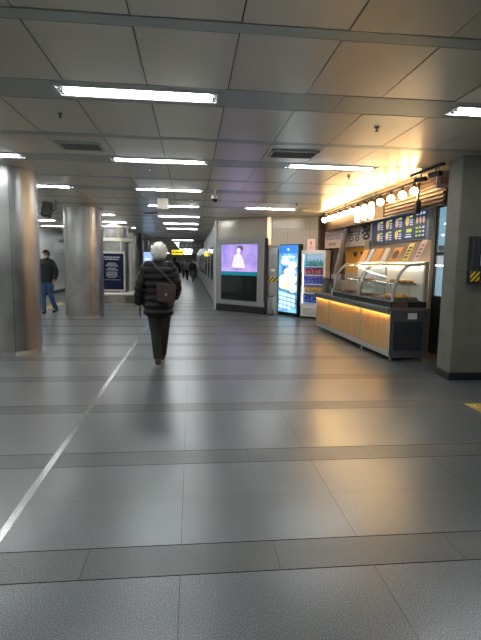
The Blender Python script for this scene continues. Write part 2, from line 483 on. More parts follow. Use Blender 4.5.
vent(-1.3, -0.9, 13.0, 13.3, 'small grey air vent far along the ceiling over the walking man')

# sprinklers and detectors
def sprinkler(x, y, label):
    r = empty('sprinkler', (x, y, H), 0, label, 'sprinkler', 'ceiling sprinklers')
    a = MB(); a.lathe([(0.024, -0.001), (0.024, -0.006), (0.010, -0.010), (0.008, -0.03), (0.0, -0.03)], M_DKSTEEL, 16); a.build('rosette', r, 'auto')
    a = MB(); a.lathe([(0.0, -0.03), (0.017, -0.034), (0.017, -0.038), (0.0, -0.04)], M_DKSTEEL, 16); a.build('deflector', r)
sprinkler(-1.19, 4.6, 'dark sprinkler head on the ceiling behind the nearest light')
sprinkler(1.78, 4.58, 'dark sprinkler head on the warm lit ceiling panel at right')
sprinkler(-0.6, 7.02, 'dark sprinkler head on the ceiling behind the second middle light')
sprinkler(2.34, 7.05, 'dark sprinkler head on the ceiling close to the food stall globes')
sprinkler(2.3, 10.4, 'dark sprinkler head on the ceiling before the glass-door fridge')

# security camera
r = empty('security_camera', (0.42, 8.75, H), 0, 'white dome security camera hanging from the ceiling over the corridor', 'camera')
a = MB(); a.lathe([(0.05, -0.001), (0.05, -0.012), (0.018, -0.018), (0.018, -0.10), (0.055, -0.11), (0.062, -0.17), (0.0, -0.17)], M_WHITE, 24); a.build('housing', r, 'auto')
a = MB(); a.ell((0, 0, -0.17), (0.055, 0.055, 0.055), M_BLACK); a.build('dome', r, True)
r = empty('smoke_detector', (-0.03, 10.3, H), 0, 'small cream detector on the ceiling between white sign and dome camera', 'detector')
a = MB(); a.lathe([(0.055, -0.001), (0.055, -0.03), (0.035, -0.05), (0.0, -0.052)], M_WHITE, 20); a.build('cap', r, 'auto')
r = empty('exit_sign', (-0.57, 9.6, 0), 0, 'small pale boxy sign hanging from the ceiling over the walking man', 'sign')
a = MB(); a.box(-0.11, -0.03, 2.46, 0.11, 0.03, 2.68, mat('cream_plastic', (0.36, 0.33, 0.27), 0.6), 0.008); a.build('sign_box', r)
for s in (-0.07, 0.07):
    a = MB(); a.tube([(s, 0, 2.67), (s, 0, H)], 0.006, M_DKSTEEL, 8); a.build('hanger', r)

# hanging speaker by the second column
r = empty('hanging_speaker', (-3.15, 10.9, 0), 0, 'black loudspeaker hanging between the first and second steel columns', 'speaker')
a = MB(); Mx = Matrix.Translation((0, 0, 2.53)) @ Matrix.Rotation(-0.25, 4, 'X') @ Matrix.Rotation(0.15, 4, 'Y'); a.box(-0.10, -0.09, -0.16, 0.10, 0.09, 0.16, M_BLACK, 0.02, M=Mx); a.build('cabinet', r)
a = MB(); a.box(-0.085, -0.097, -0.145, 0.085, -0.09, 0.145, M_DKSTEEL, 0.003, M=Mx); a.build('grille', r)
a = MB(); a.tube([(0.1, 0.05, 2.5), (0.17, 0.05, 2.55), (0.17, 0.05, H)], 0.014, M_DKSTEEL, 8); a.build('bracket', r)
r = empty('sign_hanger', (-3.7, 14.5, 0), 0, 'dark T-shaped hanger bracket hanging left of the second steel column', 'bracket')
a = MB(); a.tube([(0, 0, H), (0, 0, 2.0)], 0.022, M_DKSTEEL, 8); a.build('pole', r)
a = MB(); a.box(-0.18, -0.03, 1.97, 0.18, 0.03, 2.03, M_DKSTEEL, 0.005); a.build('crossbar', r)

# hanging signs of the corridor
r = empty('direction_sign', (-0.02, 28.6, 0), 0, 'long dark direction board hanging across the far corridor', 'sign')
a = MB(); a.box(-0.72, -0.06, 2.28, 0.74, 0.06, 2.62, M_DKSTEEL, 0.01); a.build('board', r)
a = MB()
for i in range(5): a.box(-0.6 + i * 0.26, -0.064, 2.4, -0.6 + i * 0.26 + 0.15, -0.061, 2.5, mat('dim_print', (0.3, 0.3, 0.3), 0.5))
a.build('lettering', r)
for s in (-0.5, 0.5):
    a = MB(); a.tube([(s, 0, 2.6), (s, 0, H - 0.05)], 0.012, M_DKSTEEL, 6); a.build('hanger', r)
r = empty('exit_direction_sign', (-1.10, 38.0, 0), 0, 'lit yellow sign hanging over the far end of the corridor', 'sign')
a = MB(); a.box(-0.5, -0.07, 2.02, 0.5, 0.07, 2.46, M_DKSTEEL, 0.01); a.build('casing', r)
a = MB(); a.box(-0.46, -0.078, 2.05, 0.46, -0.071, 2.43, emi('yellow_lit', (1.0, 0.72, 0.03), 0.75)); a.build('lit_face', r)
a = MB()
for x0, x1 in ((-0.4, -0.25), (-0.18, 0.1), (0.16, 0.36)): a.box(x0, -0.082, 2.2, x1, -0.079, 2.29, M_BLACK)
a.build('lettering', r)
for s in (-0.35, 0.35):
    a = MB(); a.tube([(s, 0, 2.44), (s, 0, H - 0.05)], 0.015, M_DKSTEEL, 6); a.build('hanger', r)
r = empty('wall_sign', (0.72, 21.0, 0), 0, 'small lit yellow sign projecting from the corridor wall by the screen kiosk', 'sign')
a = MB(); a.box(-0.16, -0.02, 1.72, 0.0, 0.02, 1.9, emi('yellow_lit2', (1.0, 0.75, 0.1), 0.7), 0.003); a.build('plate', r)
a = MB(); a.box(-0.02, -0.01, 1.8, 0.03, 0.01, 1.82, M_DKSTEEL); a.build('arm', r)

for i, (y0, y1, c, d) in enumerate(((15.6, 17.6, (0.16, 0.18, 0.19), 'slate'), (18.4, 20.4, (0.28, 0.30, 0.26), 'olive'), (22.0, 24.5, (0.20, 0.24, 0.28), 'blue-grey'), (26.0, 29.0, (0.32, 0.30, 0.27), 'stone'), (31.0, 35.0, (0.22, 0.23, 0.25), 'dim grey'), (37.0, 42.0, (0.35, 0.35, 0.36), 'light grey'))):
    r = empty('poster_frame', (0.755, (y0 + y1) / 2, 0), 0, f'{d} poster in a steel frame on the corridor wall, {ORD[i]} beyond the screen kiosk', 'poster', 'framed posters on the corridor wall')
    hw = (y1 - y0) / 2
    q = MB(); q.box(-0.04, -hw, 0.75, 0.0, hw, 2.05, M_STEELT, 0.006); q.build('frame', r)
    q = MB(); q.box(-0.044, -hw + 0.07, 0.82, -0.0405, hw - 0.07, 1.98, mat('poster_print_%d' % i, c, 0.3, var=0.35, scale=2.5)); q.build('print', r)
    q = MB(); q.box(-0.0495, -hw + 0.07, 0.82, -0.0485, hw - 0.07, 1.98, M_GLASS); q.build('glass', r)
# ------------------------------------------------------------------ steel columns
def steel_column(x, y, rot, label, R=0.47):
    r = empty('steel_column', (x, y, 0), rot, label, 'column', 'round steel columns')
    N = 4
    for i in range(N):
        a0 = i * 2 * PI / N + 0.006; a1 = (i + 1) * 2 * PI / N - 0.006
        p = MB(); p.lathe([(R - 0.02, 0.07), (R, 0.072), (R, H - 0.002), (R - 0.02, H - 0.001)], M_STEEL, 24, a0=a0, a1=a1); p.build('cladding_panel', r, 'auto')
    c = MB(); c.lathe([(R - 0.03, 0.0), (R - 0.03, H)], mat('column_core', (0.05, 0.05, 0.05), 0.7), 32); c.build('core', r, 'auto')
    c = MB(); c.lathe([(R - 0.015, 0.0), (R - 0.012, 0.072)], M_STEELT, 40); c.build('base_ring', r, 'auto')
    return r
def base_tiles(r, R=0.47):
    for i in range(16):
        if i % 2: continue
        a0 = i * PI / 8 + 0.01; a1 = (i + 1) * PI / 8 - 0.01
        p = MB(); p.lathe([(R - 0.01, 0.002), (R - 0.002, 0.068)], M_WALLP, 4, a0=a0, a1=a1); p.build('base_tile', r, 'auto')
c1 = steel_column(-2.81, 7.58, math.radians(-62), 'nearest round steel column, cut by the left edge of the photo'); base_tiles(c1)
c2 = steel_column(-2.72, 12.42, math.radians(-60), 'second round steel column, just right of the man in jeans'); base_tiles(c2)
c3 = steel_column(-2.72, 17.35, math.radians(-60), 'third round steel column, ringed by white frames and a navy notice')
c4 = steel_column(-2.72, 22.3, math.radians(-60), 'fourth round steel column, just left of the walking man')
c5 = steel_column(-2.72, 27.2, math.radians(-60), 'farthest round steel column at the end of the file')

# white ring frame, round bench and navy notice round the third column
cx, cy = -2.72, 17.35
M_CREAM = mat('cream_laminate', (0.62, 0.60, 0.52), 0.35)
r = empty('ring_canopy', (cx, cy, 0), 0, 'white ring canopy on posts encircling the third steel column', 'frame')
for z0, z1, R0 in ((2.60, 2.66, 0.60), (2.12, 2.24, 0.62)):
    a = MB(); a.lathe([(0.49, z0), (R0, z0), (R0, z1), (0.49, z1), (0.49, z0)], M_CREAM, 48); a.build('ring', r, 'auto')
for k in range(4):
    an = math.radians(-62 + 90 * k); a = MB(); a.box(-0.025, -0.025, 0.36, 0.025, 0.025, 2.13, M_CREAM, 0.004, M=Matrix.Translation((0.58 * math.cos(an), 0.58 * math.sin(an), 0))); a.build('post', r)
r = empty('round_bench', (cx, cy, 0), 0, 'cream round bench encircling the third steel column', 'bench')
a = MB(); a.lathe([(0.5, 0.26), (0.90, 0.26), (0.93, 0.29), (0.93, 0.33), (0.90, 0.355), (0.5, 0.355), (0.5, 0.26)], M_CREAM, 56); a.build('seat', r, 'auto')
a = MB(); a.lathe([(0.84, 0.0), (0.84, 0.08), (0.82, 0.08), (0.82, 0.26)], M_STEEL, 56); a.build('base', r, 'auto')
r = empty('notice_board', (-2.72, 16.66, 0), 0, 'navy notice board with centred white text on the third column', 'notice board')
a = MB(); a.box(-0.44, -0.02, 0.42, 0.44, 0.02, 1.78, M_CREAM, 0.005); a.build('frame', r)
a = MB(); a.box(-0.39, -0.03, 0.47, 0.39, -0.021, 1.70, mat('navy_print', (0.004, 0.010, 0.045), 0.6, spec=0.2)); a.build('panel', r)
a = MB(); a.box(-0.3, 0.018, 0.9, -0.24, 0.27, 1.0, M_CREAM); a.box(0.24, 0.018, 0.9, 0.3, 0.27, 1.0, M_CREAM); a.build('mounting_arm', r)
a = MB(); mw = mat('white_print', (0.6, 0.62, 0.65), 0.5); random.seed(3)
lines = [(1.56, .052, .27), (1.49, .052, .24), (1.37, .024, .13), (1.335, .024, .16), (1.30, .024, .2), (1.265, .024, .2), (1.20, .024, .13), (1.165, .024, .17), (1.13, .024, .21), (1.065, .024, .16), (1.03, .024, .2), (.995, .024, .17), (.96, .024, .2), (.925, .024, .19), (.88, .024, .13), (.80, .016, .28)]
for z, h, w_ in lines:
    x = -w_
    while x < w_:
        ww = random.uniform(0.03, 0.09) * (1.6 if h > .04 else 1); a.box(x, -0.033, z, min(x + ww, w_), -0.0305, z + h * 0.62, mw); x += ww + 0.018
a.build('lettering', r)

# lit advert panel between far columns
r = empty('advert_stand', (-2.15, 24.6, 0), 0, 'pale blue lit advert panel between the far columns', 'advert')
a = MB(); a.box(-0.32, -0.08, 0.6, 0.32, 0.08, 2.0, M_DKSTEEL, 0.01); a.build('casing', r)
a = MB(); a.box(-0.28, -0.088, 0.66, 0.28, -0.081, 1.94, emi('pale_blue_lit', (0.35, 0.55, 0.95), 0.8)); a.build('lit_face', r)
a = MB()
for k in range(3): a.box(-0.2, -0.092, 1.1 + 0.22 * k, 0.2 - 0.08 * k, -0.089, 1.2 + 0.22 * k, emi('white_lit', (0.9, 0.95, 1.0), 0.9))
a.build('picture', r)
for s in (-0.25, 0.25):
    a = MB(); a.box(s - 0.02, -0.03, 0, s + 0.02, 0.03, 0.62, M_DKSTEEL); a.build('leg', r)

# tactile paving
M_YEL = mat('yellow_tactile', (0.45, 0.33, 0.08), 0.6, var=0.1, scale=8)
def tactile():
    a = MB(); a.box(-0.148, -0.148, 0, 0.148, 0.148, 0.004, M_YEL, 0.001)
    for i in range(6):
        for j in range(6): a.lathe([(0.017, 0.0035), (0.011, 0.009), (0, 0.009)], M_YEL, 8, c=(-0.1225 + i * 0.049, -0.1225 + j * 0.049))
    return a.build('tactile_tile')
t0 = tactile()
pos = [(2.99 + 0.3 * i, 4.36) for i in range(6)]
for i, (x, y) in enumerate(pos):
    o = t0 if i == 0 else copy_tree(t0); o.location = (x, y, 0.0)
    tag(o, f'yellow tactile tile by the stone pillar, {ORD[i]} of the row from its open end', 'tactile tile', 'yellow tactile tiles at right')
for i in range(24):
    o = copy_tree(t0); o.location = (-4.35, 9.5 + 0.3 * i, 0.0)
    tag(o, 'yellow tactile tile in the line running behind the steel columns', 'tactile tile', 'yellow tactile line at left')

# ------------------------------------------------------------------ stone pillar and the box on it
r = empty('stone_pillar', (3.12, 5.49, 0), 0, 'broad grey stone pillar with black plinth at the right edge', 'pillar')
def pil(z0, z1, g, m):
    a = MB(); a.prism([(0.11 - g, 0.0 - g), (1.3, -g), (1.3, 0.34), (0.125 - g, 0.34), (0.10 - g, 0.015 - g)], z0, z1, m); return a
pil(0.0, 0.10, 0.004, M_BLACK).build('plinth', r)
pil(0.10, 1.37, 0.0, M_STONE).build('lower_cladding', r)
pil(1.37, 1.374, -0.004, M_JOINT).build('joint', r)
pil(1.374, H, 0.0, M_STONE).build('upper_cladding', r)
M_HZY = mat('hazard_yellow', (0.75, 0.55, 0.02), 0.5)
def hazard(w, h, y, n, k=0.9):
    """black board with diagonal yellow stripes, facing -y"""
    a = MB(); a.box(0, y, 0, w, y + 0.004, h, M_BLACK)
    st = w / n
    for i in range(-2, n + 1):
        x0 = i * st; pts = [(x0, 0), (x0 + st * 0.5, 0), (x0 + st * 0.5 + h * k, h), (x0 + h * k, h)]
        # clip to the board
        def clip(P, ax, lim, keep):
            out = []
            for q in range(len(P)):
                A, B = P[q], P[(q + 1) % len(P)]
                ia, ib = keep(A[ax], lim), keep(B[ax], lim)
                if ia: out.append(A)
                if ia != ib:
                    t = (lim - A[ax]) / (B[ax] - A[ax]); out.append((A[0] + (B[0] - A[0]) * t, A[1] + (B[1] - A[1]) * t))
            return out
        P = clip(pts, 0, 0, lambda v, l: v >= l); P = clip(P, 0, w, lambda v, l: v <= l) if len(P) > 2 else P
        if len(P) > 2: a.add([(p[0], y - 0.001, p[1]) for p in P], [tuple(range(len(P)))], M_HZY)
    return a
r = empty('wall_box', (3.36, 5.485, 1.24), 0, 'dark metal cabinet with striped bumper mounted on the stone pillar', 'cabinet')
a = MB(); a.box(0.0, -0.10, 0.0, 0.5, 0.0, 0.55, mat('dark_grey_metal', (0.035, 0.037, 0.04), 0.4, 0.3), 0.008); a.build('body', r)
a = MB(); a.box(0.075, -0.106, 0.05, 0.46, -0.1, 0.52, mat('smoked_panel', (0.02, 0.03, 0.04), 0.15), 0.003); a.build('front_panel', r)
a = MB(); a.box(0.10, -0.112, 0.20, 0.125, -0.106, 0.34, M_STEELT, 0.003); a.build('handle', r)
hz = hazard(0.12, 0.12, -0.114, 2).build('striped_bumper', r); hz.location = (-0.02, 0, 0.01)
a = MB(); a.box(0.11, -0.115, 0.0, 0.5, -0.101, 0.02, M_STEELT); a.build('lower_rail', r)

# ------------------------------------------------------------------ screen kiosk
def frame_mat(pA, pB):
    pA = Vector((*pA, 0)); pB = Vector((*pB, 0)); d = pB - pA
    return pA, math.atan2(d.y, d.x), d.length
pA, ang, L = frame_mat((0.76, 14.41), (2.05, 13.13))
r = empty('screen_kiosk', pA, ang, 'grey free-standing kiosk with a lit violet screen over dark glass', 'kiosk')
M_GREYF = mat('grey_frame', (0.30, 0.30, 0.31), 0.4, 0.3)
W = L
a = MB(); a.box(0, 0.01, 0.17, W, 0.14, 2.14, M_BLACK, 0.004); a.build('back_case', r)
a = MB(); a.box(0, -0.02, 0.0, W, 0.13, 0.20, M_BLACK, 0.004); a.build('plinth', r)
a = MB()
a.box(0, -0.02, 0.21, W, 0.01, 0.34, M_GREYF, 0.004); a.box(0, -0.02, 1.98, W - 0.03, 0.01, 2.15, M_GREYF, 0.004)
a.box(0, -0.02, 0.34, 0.20, 0.01, 1.98, M_GREYF, 0.004); a.box(W - 0.26, -0.02, 0.34, W - 0.03, 0.01, 1.98, M_GREYF, 0.004); a.build('front_frame', r)
x0, x1 = 0.20, W - 0.26
# screen
def screen_material():
    m = bpy.data.materials.new('violet_screen'); m.use_nodes = True; nt = m.node_tree; bs = nt.nodes['Principled BSDF']
    tc = nt.nodes.new('ShaderNodeTexCoord'); n = nt.nodes.new('ShaderNodeTexNoise'); n.inputs['Scale'].default_value = 2.2; n.inputs['Detail'].default_value = 1
    rp = nt.nodes.new('ShaderNodeValToRGB'); e = rp.color_ramp.elements
    e[0].position = 0.35; e[0].color = (0.24, 0.22, 0.70, 1); e[1].position = 0.65; e[1].color = (0.55, 0.38, 0.80, 1)
    nt.links.new(tc.outputs['Object'], n.inputs[0]); nt.links.new(n.outputs[0], rp.inputs[0])
    bs.inputs['Base Color'].default_value = (0.02, 0.02, 0.02, 1); bs.inputs['Roughness'].default_value = 0.2
    nt.links.new(rp.outputs[0], bs.inputs['Emission Color']); bs.inputs['Emission Strength'].default_value = 0.85
    return m
M_SCR = screen_material()
a = MB(); a.box(x0, -0.012, 1.19, x1, 0.005, 1.98, M_SCR); scr = a.build('screen', r)
a = MB(); y = -0.014; mid = (x0 + x1) / 2 + 0.02
def disc(a, cx, cz, rx, rz, y, m, n=20, t0=0, t1=2 * PI):
    a.add([(cx + rx * math.cos(t0 + (t1 - t0) * i / n), y, cz + rz * math.sin(t0 + (t1 - t0) * i / n)) for i in range(n)], [tuple(range(n))], m)
m_fair = emi('screen_fair', (0.80, 0.62, 0.85), 1.0); m_wh = emi('screen_white', (0.62, 0.58, 0.98), 1.0); m_hair = mat('screen_hair', (0.03, 0.02, 0.03), 0.4, emit=(0.10, 0.06, 0.12), es=1.0)
a.add([(mid - 0.30, y, 1.30), (mid + 0.22, y, 1.30), (mid + 0.16, y, 1.52), (mid + 0.06, y, 1.68), (mid - 0.08, y, 1.72), (mid - 0.20, y, 1.66)], [(0, 1, 2, 3, 4, 5)], m_wh)
disc(a, mid + 0.02, 1.86, 0.125, 0.085, y - 0.001, m_hair)
disc(a, mid - 0.03, 1.80, 0.075, 0.075, y - 0.002, m_fair)
a.box(mid - 0.07, y - 0.002, 1.66, mid, y - 0.001, 1.75, m_fair)
a.build('picture', scr)
a = MB(); dk = mat('screen_ink', (0.02, 0.02, 0.06), 0.5, emit=(0.08, 0.06, 0.25), es=1.0)
for i, (xx, hh) in enumerate(((0.42, 0.11), (0.50, 0.08), (0.60, 0.05), (0.66, 0.07), (0.73, 0.05), (0.79, 0.05), (0.92, 0.03))):
    a.add([(x0 + xx - 0.02, y - 0.004, 1.235), (x0 + xx + 0.0, y - 0.004, 1.235), (x0 + xx + 0.03, y - 0.004, 1.235 + hh), (x0 + xx + 0.01, y - 0.004, 1.235 + hh)], [(0, 1, 2, 3)], dk)
a.build('caption', scr)
a = MB(); a.box(x0, -0.014, 1.08, x1, 0.005, 1.185, emi('teal_strip', (0.0, 0.17, 0.23), 0.7)); a.build('teal_band', r)
a = MB(); a.box(x0, -0.010, 0.345, x1, 0.005, 1.075, mat('dark_glass', (0.012, 0.018, 0.018), 0.06)); a.build('glass_panel', r)

# striped hydrant cabinet between kiosk and light box
pA, ang, L = frame_mat((2.13, 13.30), (2.42, 13.17))
r = empty('hydrant_cabinet', pA, ang, 'narrow steel cabinet with striped band between kiosk and light box', 'cabinet')
a = MB(); a.box(0, 0.0, 0.55, L, 0.12, 1.88, M_STEEL, 0.006); a.build('body', r)
a = MB(); a.box(0.0, 0.03, 0.0, L, 0.12, 0.545, M_WALLP, 0.004); a.build('base', r)
a = MB(); a.box(0.12, -0.004, 1.22, 0.24, 0.0, 1.29, M_WHITE); a.build('sticker', r)
hz = hazard(L, 0.13, -0.006, 3).build('striped_band', r); hz.location = (0, 0, 0.92)
r2 = empty('bin', (2.02, 12.92, 0), ang, 'low grey steel bin standing at the right end of the kiosk', 'bin')
a = MB(); a.box(0.10, 0, 0.03, 0.24, 0.18, 0.52, M_STEEL, 0.02); a.build('body', r2)
a = MB(); a.box(0.095, -0.005, 0.52, 0.245, 0.185, 0.55, M_DKSTEEL, 0.006); a.build('lid', r2)
a = MB(); a.box(0.11, 0.01, 0.0, 0.23, 0.17, 0.03, M_BLACK); a.build('foot', r2)

# blue light box poster
pA, ang, L = frame_mat((2.46, 13.16), (2.86, 12.50))
r = empty('light_box', pA, ang, 'tall lit blue poster box showing white iced food', 'light box')
a = MB(); a.box(0, 0.0, 0.06, L + 0.03, 0.14, 1.97, M_BLACK, 0.008); a.build('casing', r)
a = MB(); a.box(0.03, 0.0, 0, L - 0.03, 0.12, 0.06, M_BLACK); a.build('foot', r)
def poster_material():
    m = bpy.data.materials.new('blue_poster'); m.use_nodes = True; nt = m.node_tree; bs = nt.nodes['Principled BSDF']
    tc = nt.nodes.new('ShaderNodeTexCoord'); n = nt.nodes.new('ShaderNodeTexNoise'); n.inputs['Scale'].default_value = 3.5; n.inputs['Detail'].default_value = 2
    rp = nt.nodes.new('ShaderNodeValToRGB'); e = rp.color_ramp.elements
    e[0].position = 0.35; e[0].color = (0.03, 0.16, 0.50, 1); e[1].position = 0.62; e[1].color = (0.25, 0.62, 0.80, 1)
    nt.links.new(tc.outputs['Object'], n.inputs[0]); nt.links.new(n.outputs[0], rp.inputs[0])
    bs.inputs['Base Color'].default_value = (0.02, 0.02, 0.02, 1); bs.inputs['Roughness'].default_value = 0.2
    nt.links.new(rp.outputs[0], bs.inputs['Emission Color']); bs.inputs['Emission Strength'].default_value = 1.0
    return m
a = MB(); a.box(0.0, -0.008, 0.10, L - 0.03, 0.0, 1.95, poster_material()); ps = a.build('poster', r)
a = MB(); y = -0.010
mc = emi('poster_cream', (0.95, 0.85, 0.70), 1.0); mi_ = emi('poster_ice', (0.62, 0.90, 0.95), 1.0); mb_ = emi('poster_blue', (0.03, 0.18, 0.55), 1.0); mo = emi('poster_peach', (0.95, 0.66, 0.45), 1.0); mdk = emi('poster_dark', (0.02, 0.10, 0.22), 1.0)
LW = L - 0.03
a.box(0.0, y, 1.72, LW, y + 0.001, 1.95, mb_)
disc(a, LW * 0.5, 1.83, 0.035, 0.035, y - 0.001, mi_)
a.box(0.12, y - 0.001, 1.60, LW - 0.1, y, 1.65, mi_)
for i, (u, z, rx, rz, m) in enumerate(((0.35, 1.5, .18, .10, mi_), (0.75, 1.4, .16, .11, mc), (0.6, 1.22, .24, .11, mc), (0.3, 1.0, .2, .15, mi_), (0.72, 1.02, .2, .13, mc), (0.45, 0.85, .17, .12, mo), (0.78, 0.78, .15, .13, mc), (0.2, 0.85, .12, .1, mc))):
    disc(a, min(max(u * LW, rx + 0.005), LW - rx - 0.005), z, rx, rz, y - 0.002 - i * 0.0004, m)
a.build('food_picture', ps)
a = MB()
for i in range(4):
    for j in range(4):
        z = 0.18 + j * 0.115; xx = 0.05 + i * (LW - 0.08) / 4; wq = (LW - 0.08) / 4 - 0.03
        if i == 3 and j < 1: continue
        a.add([(xx, y - 0.001, z + 0.05 - i * .02), (xx + wq, y - 0.001, z + 0.03 - i * .02), (xx + wq, y - 0.001, z + 0.115 - i * .02), (xx, y - 0.001, z + 0.135 - i * .02)], [(0, 1, 2, 3)], mi_)
a.add([(0, y - 0.0015, 0.72), (LW, y - 0.0015, 0.60), (LW, y - 0.0015, 0.63), (0, y - 0.0015, 0.75)], [(0, 1, 2, 3)], mdk)
a.build('ice_tray_picture', ps)

# ------------------------------------------------------------------ drinks fridge
pA, ang, L = frame_mat((2.89, 12.30), (3.42, 11.88))
r = empty('drinks_fridge', pA, ang, 'upright white glass-door fridge lit inside, full of drinks', 'fridge')
W = L; D = 0.36
M_FW = mat('fridge_white', (0.72, 0.74, 0.78), 0.3)
a = MB(); a.box(0, 0.03, 0.05, 0.03, D, 1.80, M_FW); a.box(W - 0.03, 0.03, 0.05, W, D, 1.80, M_FW); a.box(0, 0.03, 1.74, W, D, 1.80, M_FW); a.box(0, D - 0.03, 0.05, W, D, 1.80, M_FW); a.box(0, 0.03, 0.05, W, D, 0.33, M_FW); a.build('cabinet', r)
a = MB(); a.box(0.0, 0, 0.33, 0.045, 0.03, 1.80, M_FW, 0.005); a.box(W - 0.045, 0, 0.33, W, 0.03, 1.80, M_FW, 0.005); a.box(0.045, 0, 1.70, W - 0.045, 0.03, 1.80, M_FW, 0.004); a.box(0.045, 0, 0.33, W - 0.045, 0.03, 0.38, M_FW, 0.004); dr = a.build('door', r)
a = MB(); a.box(0.045, 0.012, 0.38, W - 0.045, 0.016, 1.70, M_GLASSD); a.build('door_glass', dr)
a = MB(); a.box(0.008, -0.03, 0.85, 0.025, -0.002, 1.2, M_BLACK, 0.004); a.build('handle', dr)
a = MB(); a.box(0.02, 0.01, 0.07, W - 0.02, 0.03, 0.31, M_WHITE, 0.004)
for k in range(6): a.box(0.08, 0.005, 0.11 + k * 0.03, W - 0.08, 0.012, 0.12 + k * 0.03, M_DKSTEEL)
a.build('kick_grille', r)
for s in ((0.04, 0.06), (W - 0.07, 0.06), (0.04, D - 0.08), (W - 0.07, D - 0.08)):
    a = MB(); a.box(s[0], s[1], 0, s[0] + 0.03, s[1] + 0.03, 0.05, M_BLACK); a.build('foot', r)
a = MB(); a.box(0.032, 0.05, 0.40, 0.042, 0.06, 1.68, emi('fridge_led', (0.75, 0.85, 1.0), 6.0)); a.build('light_strip', r)
a = MB(); a.box(0.05, 0.05, 1.715, W - 0.05, 0.08, 1.735, emi('fridge_led2', (0.75, 0.85, 1.0), 6.0)); a.build('top_light', r)
shelves = [0.40, 0.66, 0.90, 1.14, 1.36]
for z in shelves:
    a = MB(); a.box(0.035, 0.07, z, W - 0.035, D - 0.035, z + 0.012, M_WHITE)
    a.box(0.035, 0.062, z - 0.004, W - 0.035, 0.07, z + 0.022, emi('shelf_edge', (0.55, 0.65, 0.9), 0.3)); a.build('shelf', r)
Mfr = Matrix.Translation(pA) @ Matrix.Rotation(ang, 4, 'Z')
kinds = [('blue can', (0.03, 0.08, 0.45), (0.5, 0.5, 0.6), 'blue-labelled drink on the lowest shelf of the white fridge'),
         ('yel', (0.75, 0.42, 0.06), (0.3, 0.2, 0.6), 'amber drink bottle on the second shelf up in the white fridge'),
         ('vio', (0.10, 0.09, 0.50), (0.7, 0.7, 0.9), 'violet-blue drink bottle on the middle shelf of the white fridge'),
         ('red', (0.55, 0.05, 0.08), (0.1, 0.25, 0.6), 'red-labelled drink bottle on the fourth shelf up in the white fridge'),
         ('grn', (0.05, 0.35, 0.28), (0.2, 0.3, 0.5), 'green drink bottle on the top shelf of the white fridge')]
for z, (nm, c, cap, lab) in zip(shelves, kinds):
    mbo = mat('drink_' + nm.replace(' ', ''), c, 0.25, emit=c, es=0.15); mcap = mat('cap_' + nm.replace(' ', ''), cap, 0.4); hh = 0.19
    first = None
    for row in range(2):
        for i in range(6):
            if first is None:
                first = empty('drink_bottle')
                q = MB(); q.lathe([(0.0, 0), (0.028, 0), (0.03, 0.01), (0.03, hh * 0.62), (0.012, hh * 0.82), (0.012, hh * 0.9)], mbo, 12); q.build('bottle_body', first, 'auto')
                q = MB(); q.lathe([(0.0305, hh * 0.18), (0.0312, hh * 0.2), (0.0312, hh * 0.5), (0.0305, hh * 0.52)], mat('label_' + nm.replace(' ', ''), tuple(min(1, x * 0.6 + 0.25) for x in c), 0.5), 12); q.build('paper_label', first, 'auto')
                q = MB(); q.lathe([(0.014, hh * 0.88), (0.014, hh), (0.0, hh)], mcap, 10); q.build('cap', first, 'auto')
                o = first
            else: o = copy_tree(first)
            p = Mfr @ Vector((0.085 + i * (W - 0.17) / 5, 0.115 + row * 0.09, z + 0.0125)); o.location = p
            tag(o, lab, 'bottle', 'drinks: ' + lab.split(' on ')[-1])
# paper sign on the fridge
r = empty('paper_sign', Mfr @ Vector((0.10, 0.16, 1.80)), ang, 'pale pink paper sign standing on top of the white fridge', 'sign')
a = MB(); Mt = Matrix.Rotation(-0.06, 4, 'X'); a.box(-0.02, 0, 0.0, 0.20, 0.004, 0.30, mat('pink_paper', (0.75, 0.60, 0.60), 0.6), M=Mt); a.build('sheet', r)
a = MB(); disc(a, 0.09, 0.19, 0.035, 0.055, -0.002, mat('rose_print', (0.55, 0.25, 0.28), 0.6)); 
for k in range(3): a.box(0.02, -0.003, 0.04 + k * 0.03, 0.16, -0.001, 0.052 + k * 0.03, mat('rose_text', (0.5, 0.3, 0.3), 0.6))
a.build('print', r)
a = MB(); a.box(0.0, 0.0, 0, 0.18, 0.08, 0.012, M_GLASSD); a.build('stand', r)

# ------------------------------------------------------------------ food counter
pA, ang, L = frame_mat((2.92, 6.62), (2.79, 10.32))
